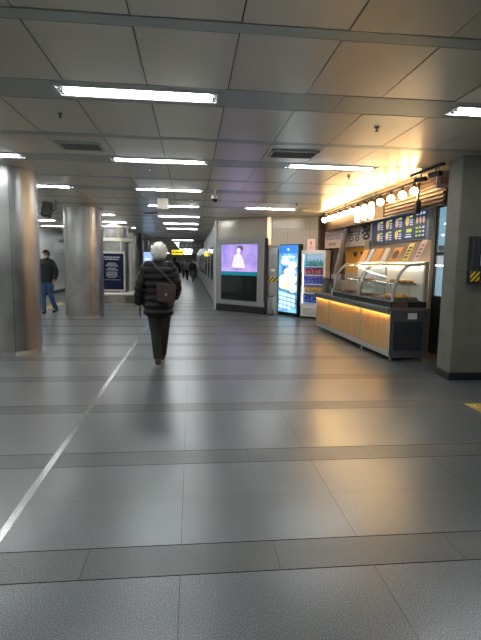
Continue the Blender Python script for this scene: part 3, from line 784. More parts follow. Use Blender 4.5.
# local x runs along the front away from the viewer; local -y is toward the stall (right), so mirror: use y negative inward
r = empty('serving_counter', pA, ang, 'long wood-fronted serving counter lit by a warm strip under its top', 'counter')
D = 0.60
M_WOOD = mat('counter_wood', (0.50, 0.29, 0.11), 0.45, var=0.22, scale=14, stretch=(6, 6, 0.25))
M_TOP = mat('worktop_grey', (0.16, 0.16, 0.15), 0.3, 0.3, var=0.1, scale=30)
M_EDGE = mat('aluminium_edge', (0.45, 0.45, 0.43), 0.4, 0.6)
M_CARC = mat('counter_end_grey', (0.10, 0.105, 0.11), 0.45, 0.4, var=0.06, scale=5)
M_LED = mat('warm_led', (1, 0.7, 0.3), 0.5, emit=(1.0, 0.55, 0.15), es=45.0)
secs = [(0.0, 1.13), (1.13, 2.80), (2.80, L)]
for i, (s0, s1) in enumerate(secs):
    a = MB(); a.box(s0 + 0.025, -0.02, 0.17, s1 - 0.02, -0.004, 0.72, M_WOOD); a.build('front_panel', r)
    a = MB(); a.box(s0 + 0.004, -D, 0.06, s1 - 0.002, -0.021, 0.77, M_CARC); a.build('carcass', r)
    a = MB(); a.box(s0, -0.03, 0.08, s1, 0.006, 0.165, M_EDGE, 0.003); a.build('kick_rail', r)
    a = MB(); a.box(s0, -0.022, 0.08, s0 + 0.022, 0.004, 0.765, M_EDGE, 0.002); a.build('upright', r)
    a = MB(); a.box(s0 + 0.024, 0.018, 0.713, s1 - 0.035, 0.028, 0.722, M_LED); a.build('light_strip', r)
    a = MB(); a.box(s0 + 0.022, 0.0, 0.704, s0 + 0.0238, 0.035, 0.724, M_TOP); a.box(s0 + 0.03, -0.004, 0.722, s1 - 0.02, 0.035, 0.768, M_TOP); a.box(s0 + 0.03, 0.031, 0.708, s1 - 0.02, 0.035, 0.722, M_TOP); a.build('strip_housing', r)
a = MB(); a.box(-0.01, -D - 0.02, 0.77, L + 0.01, 0.045, 0.81, M_TOP, 0.006); a.build('worktop', r)
for xx in (0.03, 1.12, 2.78, L - 0.05):
    for yy in (-0.05, -D + 0.03):
        a = MB(); a.tube([(xx + 0.012, yy, 0), (xx + 0.012, yy, 0.07)], 0.017, M_STEELT, 10); a.build('foot', r)
# end face with condenser grille
a = MB(); a.box(-0.006, -D, 0.10, 0.004, 0.0, 0.77, M_CARC, 0.002); a.build('end_panel', r)
a = MB(); a.box(-0.010, -D + 0.09, 0.17, -0.006, -0.06, 0.60, M_BLACK)
for k in range(13): a.box(-0.016, -D + 0.10, 0.18 + k * 0.032, -0.009, -0.07, 0.196 + k * 0.032, mat('grille_blue_grey', (0.05, 0.06, 0.075), 0.5, 0.3))
a.build('condenser_grille', r)
a = MB(); a.box(-0.010, -0.41, 0.64, -0.006, -0.27, 0.73, M_WHITE); a.build('notice_sticker', r)
def cl(x, y, z): return Matrix.Translation(pA) @ Matrix.Rotation(ang, 4, 'Z') @ Vector((x, y, z))

# curved-glass showcases
def showcase(s0, s1, near, label):
    o = empty('glass_showcase', cl(s0, 0, 0.81), ang, label, 'showcase', 'curved glass food showcases')
    Ls = s1 - s0; zb = 0.0
    mb = MB(); mb.box(0, -0.56, 0.0, Ls, 0.0, 0.085, mat('showcase_black', (0.02, 0.02, 0.022), 0.25), 0.006); mb.build('base', o)
    if near:
        mb = MB(); mb.box(-0.004, -0.26, 0.005, 0.0, -0.02, 0.082, mat('brown_cover', (0.10, 0.06, 0.04), 0.45)); mb.build('end_cover', o)
    mb = MB(); mb.box(0, 0.0, 0.085, Ls, 0.012, 0.10, M_EDGE); mb.build('front_rail', o)
    # profile of curved glass: from front bottom up and back
    prof = []
    for k in range(15):
        t = k / 14 * PI / 2; prof.append((-0.005 - 0.30 * (1 - math.cos(t)), 0.09 + 0.56 * math.sin(t)))
    prof.append((-0.50, 0.665))
    g = MB()
    for k in range(len(prof) - 1):
        (ya, za), (yb_, zb_) = prof[k], prof[k + 1]
        g.quad((0.01, ya, za), (Ls - 0.01, ya, za), (Ls - 0.01, yb_, zb_), (0.01, yb_, zb_), M_GLASS)
    g.build('curved_glass', o, True)
    RW = 0.045
    for xx, nm in ((0.0, 'near'), (Ls - 0.045, 'far')):
        g = MB(); wv = []
        for k in range(len(prof)):
            ya, za = prof[k]; wv.append((ya, za))
        for k in range(len(prof) - 1):
            (ya, za), (yb_, zb_) = wv[k], wv[k + 1]
            def off(y, z):
                c = (-0.35, 0.09); dy, dz = y - c[0], z - c[1]; l = math.hypot(dy, dz) or 1; return (y - dy / l * 0.04, z - dz / l * 0.04)
            oa, ob = off(ya, za), off(yb_, zb_)
            g.add([(xx, ya, za), (xx + RW, ya, za), (xx + RW, yb_, zb_), (xx, yb_, zb_), (xx, *oa), (xx + RW, *oa), (xx + RW, *ob), (xx, *ob)],
                  [(0, 1, 2, 3), (4, 7, 6, 5), (0, 3, 7, 4), (1, 5, 6, 2)], M_EDGE)
        g.build('arched_rib', o, True)
        g = MB(); pts = [(p[0], p[1]) for p in prof] + [(-0.50, 0.09)]
        n = len(pts); g.add([(xx + 0.006, p[0], p[1]) for p in pts], [tuple(range(n))], M_GLASS if nm == 'far' else glass_mat('end_glass', (0.80, 0.92, 0.95), 1.2)); g.build('end_glass', o)
    mb = MB(); mb.box(0, -0.56, 0.085, 0.02, -0.50, 0.68, M_EDGE, 0.003); mb.build('rear_post', o)
    mb = MB(); mb.box(0.02, -0.52, 0.64, Ls, -0.50, 0.68, M_EDGE, 0.003); mb.build('top_rail', o)
    mb = MB(); mb.box(0.05, -0.48, 0.625, Ls - 0.05, -0.46, 0.64, mat('showcase_led', (1, .9, .7), 0.5, emit=(1.0, 0.82, 0.6), es=30.0)); mb.build('light_strip', o)
    mb = MB(); mb.box(0.045, -0.455, 0.610, Ls - 0.045, -0.450, 0.648, M_EDGE); mb.build('light_shield', o)
    mb = MB(); mb.box(0.03, -0.46, 0.33, Ls - 0.03, -0.16, 0.336, M_GLASS); mb.build('glass_shelf', o)
    mb = MB(); mb.box(0.03, -0.49, 0.0855, Ls - 0.03, -0.03, 0.10, M_STEELT); mb.build('deck', o)
    mb = MB(); mb.box(0.03, -0.50, 0.10, Ls - 0.03, -0.496, 0.62, mat('showcase_liner', (0.72, 0.70, 0.66), 0.4)); mb.build('rear_door', o)
    for xx in (0.04, Ls / 2, Ls - 0.05):
        mb = MB(); mb.tube([(xx, -0.30, 0.10), (xx, -0.30, 0.33)], 0.005, M_STEELT, 6); mb.build('shelf_post', o)
    return o
showcase(0.0, 1.28, True, 'nearer curved-glass showcase with trays of fried food on the counter')
showcase(1.30, 2.60, False, 'farther curved-glass showcase on the counter beside the clear stand')

# food inside
M_FOODS = [mat('fried_golden', (0.50, 0.24, 0.06), 0.5, var=0.3, scale=30, bump=0.3), mat('fried_brown', (0.30, 0.12, 0.04), 0.5, var=0.3, scale=30, bump=0.3), mat('bun_cream', (0.65, 0.45, 0.25), 0.5, var=0.2, scale=20, bump=0.1)]
def tray(s, y, z, w, d, label, tilt=0.0):
    o = empty('food_tray', cl(s, y, z), ang, label, 'tray', 'steel food trays')
    q = MB(); q.box(-w / 2, -d / 2, 0, w / 2, d / 2, 0.006, M_STEELT)
    q.build('tray_floor', o)
    q = MB(); h = 0.022
    q.box(-w / 2, -d / 2, 0.006, w / 2, -d / 2 + 0.005, h, M_STEELT); q.box(-w / 2, d / 2 - 0.005, 0.006, w / 2, d / 2, h, M_STEELT)
    q.box(-w / 2, -d / 2, 0.006, -w / 2 + 0.005, d / 2, h, M_STEELT); q.box(w / 2 - 0.005, -d / 2, 0.006, w / 2, d / 2, h, M_STEELT); q.build('rim', o)
def bun_proto(kind):
    q = MB(); rnd = random.Random(kind)
    if kind == 0: q.ell((0, 0, 0.036), (0.043, 0.055, 0.036), M_FOODS[0], 14, 8, fn=lambda d: 1 + 0.06 * math.sin(9 * d.x) * math.cos(7 * d.y)); nm = 'fried_bun'
    elif kind == 1: q.tube([(0, -0.034, 0.022), (0, -0.018, 0.024), (0, 0.018, 0.024), (0, 0.034, 0.022)], [0.012, 0.022, 0.022, 0.012], M_FOODS[1], 12); nm = 'fried_roll'
    else: q.lathe([(0.02, 0.0), (0.042, 0.006), (0.045, 0.018), (0.034, 0.03), (0.016, 0.03), (0.012, 0.02)], M_FOODS[2], 18); nm = 'ring_bun'
    return q.build(nm, None, True)
nmk = ['golden fried bun', 'brown fried roll', 'cream ring bun']
protos = [None, None, None]
spots = [  # s centre, y, z, w, d, kind, description
    (0.22, -0.13, 0.911, 0.34, 0.20, 0, 'front deck tray nearest the pillar end'), (0.62, -0.13, 0.911, 0.36, 0.20, 2, 'middle front deck tray of the nearer showcase'), (1.02, -0.13, 0.911, 0.36, 0.20, 1, 'far front deck tray of the nearer showcase'),
    (0.22, -0.38, 0.911, 0.34, 0.16, 1, 'rear deck tray nearest the pillar end'), (0.62, -0.41, 0.911, 0.36, 0.15, 0, 'middle rear deck tray of the nearer showcase'), (1.02, -0.41, 0.911, 0.36, 0.15, 2, 'far rear deck tray of the nearer showcase'),
    (0.35, -0.31, 1.147, 0.5, 0.24, 0, 'upper shelf tray nearest the pillar end'), (0.93, -0.31, 1.147, 0.5, 0.24, 2, 'upper shelf tray at the far side of the nearer showcase'),
    (1.55, -0.15, 0.911, 0.4, 0.22, 2, 'near front deck tray of the farther showcase'), (2.05, -0.15, 0.911, 0.4, 0.22, 1, 'far front deck tray of the farther showcase'),
    (1.75, -0.31, 1.147, 0.7, 0.24, 1, 'upper shelf tray of the farther showcase')]
for s, y, z, w_, d_, k, desc in spots:
    tray(s, y, z, w_, d_, 'steel tray, ' + desc)
    step = (0.09, 0.055, 0.10)[k]; nx = int((w_ - 0.03) // step); ny = 1 if d_ < 0.15 else 2
    for i in range(nx):
        for j in range(ny):
            px_ = -w_ / 2 + 0.015 + step / 2 + i * step + random.uniform(-0.004, 0.004); py_ = (-0.05 + 0.10 * j) * (d_ / 0.22) if k != 1 else (-0.036 + 0.072 * j)
            if protos[k] is None: protos[k] = bun_proto(k); o = protos[k]
            else: o = copy_tree(protos[k])
            o.location = cl(s + px_, y + py_, z + (0.004 if k != 2 else 0.0065)); o.rotation_euler = (0, 0, ang + random.uniform(-0.25, 0.25))
            tag(o, f'{nmk[k]} on the {desc}', 'bun' if k != 1 else 'roll', f'{nmk[k]}s on the {desc}')

# leaning cards on top of the showcases
def card(s, w_, h_, col, name, label, deco=None):
    o = empty('price_card', cl(s, -0.44, 1.492), ang - PI / 2 + PI, label, 'card')
    # local: x along counter, card leans back toward the stall
    o.rotation_euler = (0, 0, ang)
    Mt = Matrix.Rotation(0.42, 4, 'X')
    q = MB(); q.box(-w_ / 2, -0.006, 0, w_ / 2, 0, h_, mat(name, col, 0.5), M=Mt); q.build('sheet', o)
    q = MB(); q.box(-w_ / 2, -0.09, -0.002, w_ / 2, 0.02, 0.004, M_GLASS); q.build('stand', o)
    if deco: deco(o, Mt, w_, h_)
def deco_text(colr):
    def f(o, Mt, w_, h_):
        q = MB(); m = mat('card_ink_%d' % int(colr[0] * 99), colr, 0.6)
        for k in range(4): q.box(-w_ * 0.3, 0.001, h_ * (0.2 + 0.17 * k), w_ * (0.3 - 0.06 * (k % 2)), 0.003, h_ * (0.2 + 0.17 * k) + 0.03, m, M=Mt)
        q.build('lettering', o)
    return f
def deco_bowl(o, Mt, w_, h_):
    q = MB(); n = 20
    q.add([tuple(Mt @ Vector((w_ * 0.36 * math.cos(2 * PI * i / n), 0.002, h_ * 0.5 + h_ * 0.3 * math.sin(2 * PI * i / n)))) for i in range(n)], [tuple(range(n))], mat('bean_brown', (0.05, 0.015, 0.012), 0.5)); q.build('bowl_picture', o)
card(0.20, 0.16, 0.36, (0.62, 0.48, 0.50), 'card_pink', 'pink lettered card leaning on the showcase top nearest the pillar', deco_text((0.25, 0.12, 0.2)))
card(0.55, 0.16, 0.32, (0.70, 0.58, 0.10), 'card_yellow', 'yellow lettered card leaning on the showcase top', deco_text((0.08, 0.07, 0.03)))
card(0.95, 0.30, 0.26, (0.60, 0.25, 0.05), 'card_bowl', 'orange card with a dark bowl picture on the showcase top', deco_bowl)
card(1.35, 0.18, 0.26, (0.60, 0.56, 0.50), 'card_cream', 'plain cream card between bowl card and large orange card')
card(1.68, 0.32, 0.26, (0.75, 0.32, 0.02), 'card_orange', 'large plain orange card on the showcase top')
card(2.00, 0.15, 0.26, (0.65, 0.66, 0.66), 'card_white', 'white card between the two plain orange cards')
card(2.28, 0.26, 0.26, (0.78, 0.34, 0.03), 'card_orange2', 'small plain orange card, farthest on the showcase top')

# clear stand and dispenser on the far end
o = empty('acrylic_stand', cl(3.22, -0.20, 0.811), ang, 'clear acrylic guard standing on the far end of the counter', 'stand')
q = MB(); q.box(-0.38, 0.10, 0, 0.38, 0.106, 0.33, M_GLASS); q.build('front_sheet', o)
q = MB(); q.box(-0.38, -0.12, 0, -0.374, 0.10, 0.33, M_GLASS); q.build('side_sheet', o)
q = MB(); q.box(0.374, -0.12, 0, 0.38, 0.10, 0.33, M_GLASS); q.build('side_sheet', o)
for i, (sx, c, lab) in enumerate(((-0.2, (0.45, 0.16, 0.12), 'red and green packet behind the acrylic guard, nearest the showcases'), (0.0, (0.25, 0.28, 0.12), 'olive packet in the middle behind the acrylic guard'), (0.2, (0.45, 0.35, 0.2), 'tan packet behind the acrylic guard at the far end'))):
    o = empty('snack_packet', cl(3.22 + sx, -0.20, 0.811), ang, lab, 'packet', 'packets behind the acrylic guard')
    q = MB(); q.rings([(0, 0, 0, 0.05, 0.03), (0, 0, 0.01, 0.07, 0.04), (0, 0, 0.12, 0.065, 0.04), (0, 0, 0.2, 0.06, 0.008), (0, 0, 0.215, 0.06, 0.004)], mat('packet%d' % i, c, 0.35, var=0.5, scale=25), 20); q.build('bag', o, 'auto')
    q = MB(); q.box(-0.04, 0.041, 0.05, 0.04, 0.044, 0.11, M_WHITE); q.build('paper_label', o)
o = empty('napkin_dispenser', cl(2.70, -0.07, 0.811), ang, 'small steel napkin dispenser at the far end of the showcases', 'dispenser')
q = MB(); q.box(-0.035, -0.06, 0, 0.035, 0.06, 0.15, M_STEELT, 0.006); q.build('case', o)
q = MB(); q.box(-0.02, 0.061, 0.04, 0.02, 0.064, 0.11, M_WHITE); q.build('napkins', o)

# ------------------------------------------------------------------ stall fascia, signs
r = empty('stall_fascia', (3.5, 0, 0), 0, 'brown slatted fascia running over the food stall behind the globes', 'fascia')
M_SLAT = mat('brown_slat', (0.09, 0.045, 0.025), 0.5, 0.2, var=0.1, scale=4)
a = MB(); a.box(0.03, 6.40, 2.30, 0.09, 12.3, H - 0.003, mat('fascia_back', (0.05, 0.03, 0.025), 0.5)); a.build('backing', r)
for k in range(7):
    a = MB(); z = 2.33 + k * 0.058; a.box(0.0, 6.40, z, 0.03, 8.45, z + 0.034, M_SLAT, 0.004); a.build('slat', r)
a = MB(); a.box(-0.01, 8.46, 2.30, 0.03, 12.3, H - 0.003, mat('fascia_board', (0.045, 0.028, 0.018), 0.6, spec=0.2), 0.004); a.build('plain_board', r)
a = MB(); a.box(-0.02, 6.40, 2.285, 0.04, 12.3, 2.30, M_BLACK); a.build('lower_edge', r)
r = empty('hanging_bracket', (3.5, 7.05, 0), 0, 'black square bracket hanging from the slatted fascia by the pillar', 'bracket')
a = MB(); a.box(-0.10, -0.05, 2.22, -0.02, 0.05, 2.42, M_BLACK, 0.006); a.build('block', r)
a = MB(); a.box(-0.07, -0.02, 2.40, -0.04, 0.02, 2.70, M_BLACK); a.build('strap', r)

M_GLOBE = mat('warm_globe', (1, 0.9, 0.7), 0.4, emit=(1.0, 0.62, 0.27), es=GLOBE)
def globe(y, label, first=[None]):
    if first[0] is None:
        o = empty('globe_bulb'); first[0] = o
        q = MB(); q.ell((0, 0, 0), (0.062, 0.062, 0.062), M_GLOBE, 16, 10); q.build('bulb', o, True)
        q = MB(); q.lathe([(0.0, 0.052), (0.026, 0.052), (0.026, 0.115), (0.0, 0.115)], M_BLACK, 14); q.build('socket', o, 'auto')
    else: o = copy_tree(first[0])
    o.location = (3.35, y, 2.55); return tag(o, label, 'light bulb', 'globe bulbs over the food stall')
for i, y in enumerate((7.0, 7.39, 7.83, 8.28)): globe(y, f'lit globe bulb over the stall, {ORD[i]} from the pillar')
for i in range(6): globe(11.85 - 0.41 * i, f'lit globe bulb over the stall, {ORD[i]} from the fridge end')
o = empty('lamp_rail', (3.35, 0, 0), 0, 'black rail on the ceiling carrying the globe bulbs', 'rail')
q = MB(); q.box(-0.02, 6.9, 2.665, 0.02, 12.05, 2.70, M_BLACK, 0.003); q.build('bar', o)
for y in (6.95, 8.5, 10.2, 11.9):
    q = MB(); q.tube([(0, y, 2.70), (0, y, H)], 0.008, M_BLACK, 8); q.build('hanger', o)
for i, y in enumerate((8.70, 9.06, 9.44)):  # glowing cylinders stand in for globe reflections in steel posts, no real lamps
    o = empty('bulb_reflection', (3.35, y, 0), 0, f'tall glowing cylinder painting a bulb reflection over the stall, {ORD[i]} from the pillar', 'reflection', 'painted bulb reflections over the food stall')
    q = MB(); q.lathe([(0.0, 2.30), (0.04, 2.30), (0.05, 2.33), (0.05, 2.57), (0.035, 2.60), (0.0, 2.60)], mat('reflection_glow', (1, 0.9, 0.7), 0.4, emit=(1.0, 0.66, 0.32), es=GLOBE * 0.28), 16); q.build('glow_cylinder', o, 'auto')
    q = MB(); q.lathe([(0.0, 2.60), (0.026, 2.60), (0.026, 2.665), (0.0, 2.665)], M_BLACK, 14); q.build('socket', o, 'auto')  # socket shape added above the painted reflection

# black track with spot heads by the pillar
o = empty('track_light', (3.22, 6.38, 0), 0, 'black ceiling track with two spotlights close to the pillar', 'track light')
q = MB(); q.box(-0.02, -0.45, H - 0.03, 0.02, 0.45, H - 0.001, M_BLACK); q.build('track', o)
for y in (-0.25, 0.15):
    q = MB(); q.tube([(0, y, H - 0.03), (0, y, H - 0.08)], 0.01, M_BLACK, 8); q.build('stem', o)
    q = MB(); q.tube([(-0.03, y + 0.10, H - 0.11), (0.03, y - 0.08, H - 0.11)], 0.035, M_BLACK, 14); q.build('spot_head', o)
o = empty('small_sign', (3.32, 6.08, 0), 0, 'small pale picture sign hanging from the ceiling beside the pillar', 'sign')
q = MB(); q.box(-0.10, 0, 2.46, 0.10, 0.02, 2.68, mat('sign_rose', (0.45, 0.36, 0.36), 0.4)); q.build('board', o)
q = MB(); q.box(-0.05, -0.003, 2.51, 0.06, -0.001, 2.60, mat('sign_rose2', (0.35, 0.15, 0.12), 0.5)); q.build('picture', o)
for s in (-0.08, 0.08):
    q = MB(); q.tube([(s, 0.01, 2.67), (s, 0.01, H)], 0.004, M_BLACK, 6); q.build('wire', o)

# menu board (faces -x): local frame u along +y, v up
XW = 3.9
def fx(a, y0, z0, y1, z1, x, m, t=0.002): a.box(x - t, min(y0, y1), z0, x, max(y0, y1), z1, m)
r = empty('menu_board', (XW, 8.65, 0), 0, 'lit dark-blue menu board of food pictures over the showcases', 'menu board')
a = MB(); a.box(-0.06, -1.22, 1.86, -0.005, 1.22, 2.43, mat('menu_frame', (0.30, 0.29, 0.28), 0.4, 0.3), 0.004); a.build('frame', r)
a = MB(); fx(a, -1.15, 1.885, 1.19, 2.40, -0.06, mat('menu_navy', (0.012, 0.02, 0.05), 0.3, emit=(0.04, 0.06, 0.12), es=0.3), 0.006); pn = a.build('panel', r)
a = MB(); mt_ = mat('menu_text', (0.5, 0.5, 0.5), 0.5, emit=(0.45, 0.55, 0.85), es=0.7); mg = mat('menu_green', (0.3, 0.4, 0.05), 0.5, emit=(0.40, 0.55, 0.08), es=0.8); my_ = mat('menu_food', (0.5, 0.35, 0.15), 0.5, emit=(0.60, 0.42, 0.18), es=0.7)
mp_ = mat('menu_food_pale', (0.5, 0.4, 0.35), 0.5, emit=(0.50, 0.36, 0.30), es=0.6); xx = -0.067
fx(a, -1.15, 2.355, 1.19, 2.395, xx, mat('menu_top', (0.1, 0.12, 0.3), 0.4, emit=(0.16, 0.20, 0.42), es=0.8))
def ydisc(a, y, z, ry, rz, x, m, n=18): a.add([(x, y + ry * math.cos(2 * PI * i / n), z + rz * math.sin(2 * PI * i / n)) for i in range(n)], [tuple(range(n))], m)
# right block nearest the pillar (small y)
for i in range(3):
    yc = -1.04 + i * 0.10 if False else -1.06 + i * 0.115
    fx(a, yc - 0.04, 2.29, yc + 0.04, 2.33, xx, mt_); ydisc(a, yc, 2.20, 0.04, 0.055, xx - 0.002, mp_)
    for j in range(3):
        fx(a, yc - 0.035, 1.93 + j * 0.065, yc + 0.035, 1.96 + j * 0.065, xx, mg if i > 0 else mt_)
for i in range(4):
    yc = -0.52 + i * 0.43
    for j, zc in enumerate((2.22, 2.00)):
        if i == 0 and j == 1:
            fx(a, yc - 0.12, 2.02, yc + 0.08, 2.08, xx, mg); fx(a, yc - 0.12, 1.93, yc + 0.12, 1.955, xx, mt_); fx(a, yc - 0.1, 1.975, yc + 0.1, 1.99, xx, mt_); continue
        ydisc(a, yc + 0.06, zc, 0.075, 0.085, xx - 0.002, my_ if (i + j) % 2 == 0 else mp_)
        fx(a, yc - 0.14, zc + 0.05, yc - 0.02, zc + 0.085, xx - 0.003, mg)
        for q_ in range(3): fx(a, yc - 0.15, zc - 0.08 + 0.04 * q_, yc - 0.04, zc - 0.06 + 0.04 * q_, xx, mt_)
a.build('menu_print', pn)

# cream sign board with shop lettering, slightly turned (faces the hall)
pA2, ang2, L2 = frame_mat((3.60, 12.62), (3.86, 9.92))
r = empty('shop_sign', pA2, ang2, 'cream shop sign board with large black Korean lettering', 'sign')
a = MB(); a.box(0, 0.0, 1.86, L2, 0.03, 2.31, mat('sign_cream', (0.80, 0.64, 0.55), 0.45, var=0.04, scale=2), 0.003); a.build('board', r)
Mtx = lambda x, z: Matrix.Translation((x, -0.003, z)) @ Matrix.Rotation(PI / 2, 4, 'X')
M_INK = mat('sign_ink', (0.03, 0.02, 0.025), 0.5)
M_INK2 = mat('sign_ink_soft', (0.30, 0.20, 0.20), 0.5)
text_mesh('large_lettering', '정', 0.34, M_INK, r, Mtx(L2 - 0.27, 2.13) @ Matrix.Diagonal((1.4, 1, 1, 1)), 0.014)
text_mesh('medium_lettering', '영양', 0.27, M_INK, r, Mtx(L2 - 0.88, 2.09) @ Matrix.Diagonal((1.3, 1, 1, 1)), 0.004)
a = MB()
for z in (2.18, 2.13, 2.08):
    x = 0.12
    while x < 1.0:
        ww = random.uniform(0.05, 0.14); a.box(x, -0.003, z, x + ww, -0.001, z + 0.03, M_INK2); x += ww + 0.03
for x in (0.3, 0.42, 0.54, 0.66): a.box(x, -0.003, 1.92, x + 0.09, -0.001, 2.0, M_INK2)
a.build('small_print', r)

r = empty('orange_poster', (XW, 10.85, 0), 0, 'orange wall poster with dark bowl pictures below the shop sign', 'poster')
a = MB(); fx(a, -0.75, 1.25, 0.85, 1.86, -0.002, mat('poster_orange', (0.80, 0.36, 0.03), 0.5)); a.build('sheet', r)
a = MB(); 
for y in (-0.35, 0.15):
    n = 14; a.add([(-0.006, y + 0.15 * math.cos(PI + PI * i / n), 1.74 + 0.12 * math.sin(PI + PI * i / n)) for i in range(n + 1)], [tuple(range(n + 1))], mat('bowl_dark', (0.04, 0.02, 0.015), 0.5))
a.build('bowl_picture', r)
r = empty('arched_poster', (XW, 12.05, 0), 0, 'dark arched food picture on the stall wall beside the fridge', 'poster')
a = MB(); n = 16; a.add([(-0.004, 0.33 * math.cos(PI * i / n), 1.62 + 0.2 * math.sin(PI * i / n)) for i in range(n + 1)] + [(-0.004, -0.33, 1.1), (-0.004, 0.33, 1.1)], [tuple(range(n + 3))], mat('arch_dark', (0.06, 0.035, 0.03), 0.5, var=0.5, scale=8)); a.build('sheet', r)
a = MB(); a.box(-0.012, -0.36, 1.06, -0.001, 0.36, 1.10, M_BLACK); a.build('ledge', r)

# ribbed grey ducts behind the showcases
def duct(x, y, x2, y2, label, top=2.28):
    o = empty('flexible_duct', (0, 0, 0), 0, label, 'duct', 'ribbed ducts behind the counter')
    q = MB(); n = 60; pts = []; rad = []
    for i in range(n + 1):
        t = i / n; pts.append((x + (x2 - x) * t, y + (y2 - y) * t, 1.2 + t * (top - 1.2))); rad.append(0.062 + 0.006 * (i % 2))
    q.tube(pts, rad, mat('duct_grey', (0.36, 0.34, 0.34), 0.4, 0.5), 14); q.build('hose', o, 'auto')
    q = MB(); q.lathe([(0.07, top - 0.02), (0.07, top + 0.015), (0.0, top + 0.018)], M_STEELT, 20, c=(x2, y2)); q.build('collar', o, 'auto')
    q = MB(); q.box(x - 0.10, y - 0.10, 0.81, x + 0.10, y + 0.10, 1.2, M_STEELT, 0.01); q.build('hood', o)
    q = MB(); q.box(x - 0.12, y - 0.2, 0.0, x + 0.12, y + 0.2, 0.81, M_CARC, 0.01); q.build('base_unit', o)
duct(3.74, 9.75, 3.72, 9.75, 'straight ribbed grey duct rising beside the menu board', 1.93)
duct(3.58, 11.45, 3.665, 11.0, 'leaning ribbed grey duct between fridge and orange poster')

# lit cooler between menu board and pillar
r = empty('wall_cooler', (3.95, 6.62, 0), 0, 'tall pale blue lit cooler between the menu board and stone pillar', 'cooler')
a = MB(); a.box(0.04, 0, 0.0, 0.55, 0.78, 2.40, M_CARC, 0.005); a.build('cabinet', r)
a = MB(); a.box(0.0, 0.0, 0.95, 0.045, 0.04, 2.40, M_DKSTEEL); a.box(0.0, 0.74, 0.0, 0.045, 0.78, 2.40, M_BLACK); a.box(0, 0.04, 2.36, 0.045, 0.74, 2.40, M_BLACK); a.box(0, 0.04, 0.0, 0.045, 0.74, 0.95, M_BLACK); a.build('door_frame', r)
a = MB(); a.box(0.03, 0.04, 0.95, 0.04, 0.74, 2.36, emi('cooler_lit', (0.40, 0.68, 0.85), 1.3)); a.build('lit_back', r)
a = MB(); a.box(0.0, 0.04, 1.60, 0.03, 0.74, 1.66, M_DKSTEEL); a.build('shelf', r)
a = MB(); a.box(0.01, 0.42, 1.67, 0.03, 0.68, 1.76, M_WHITE); a.build('price_strip', r)
a = MB(); a.box(-0.001, 0.04, 0.95, 0.001, 0.74, 2.36, M_GLASS); a.build('door_glass', r)

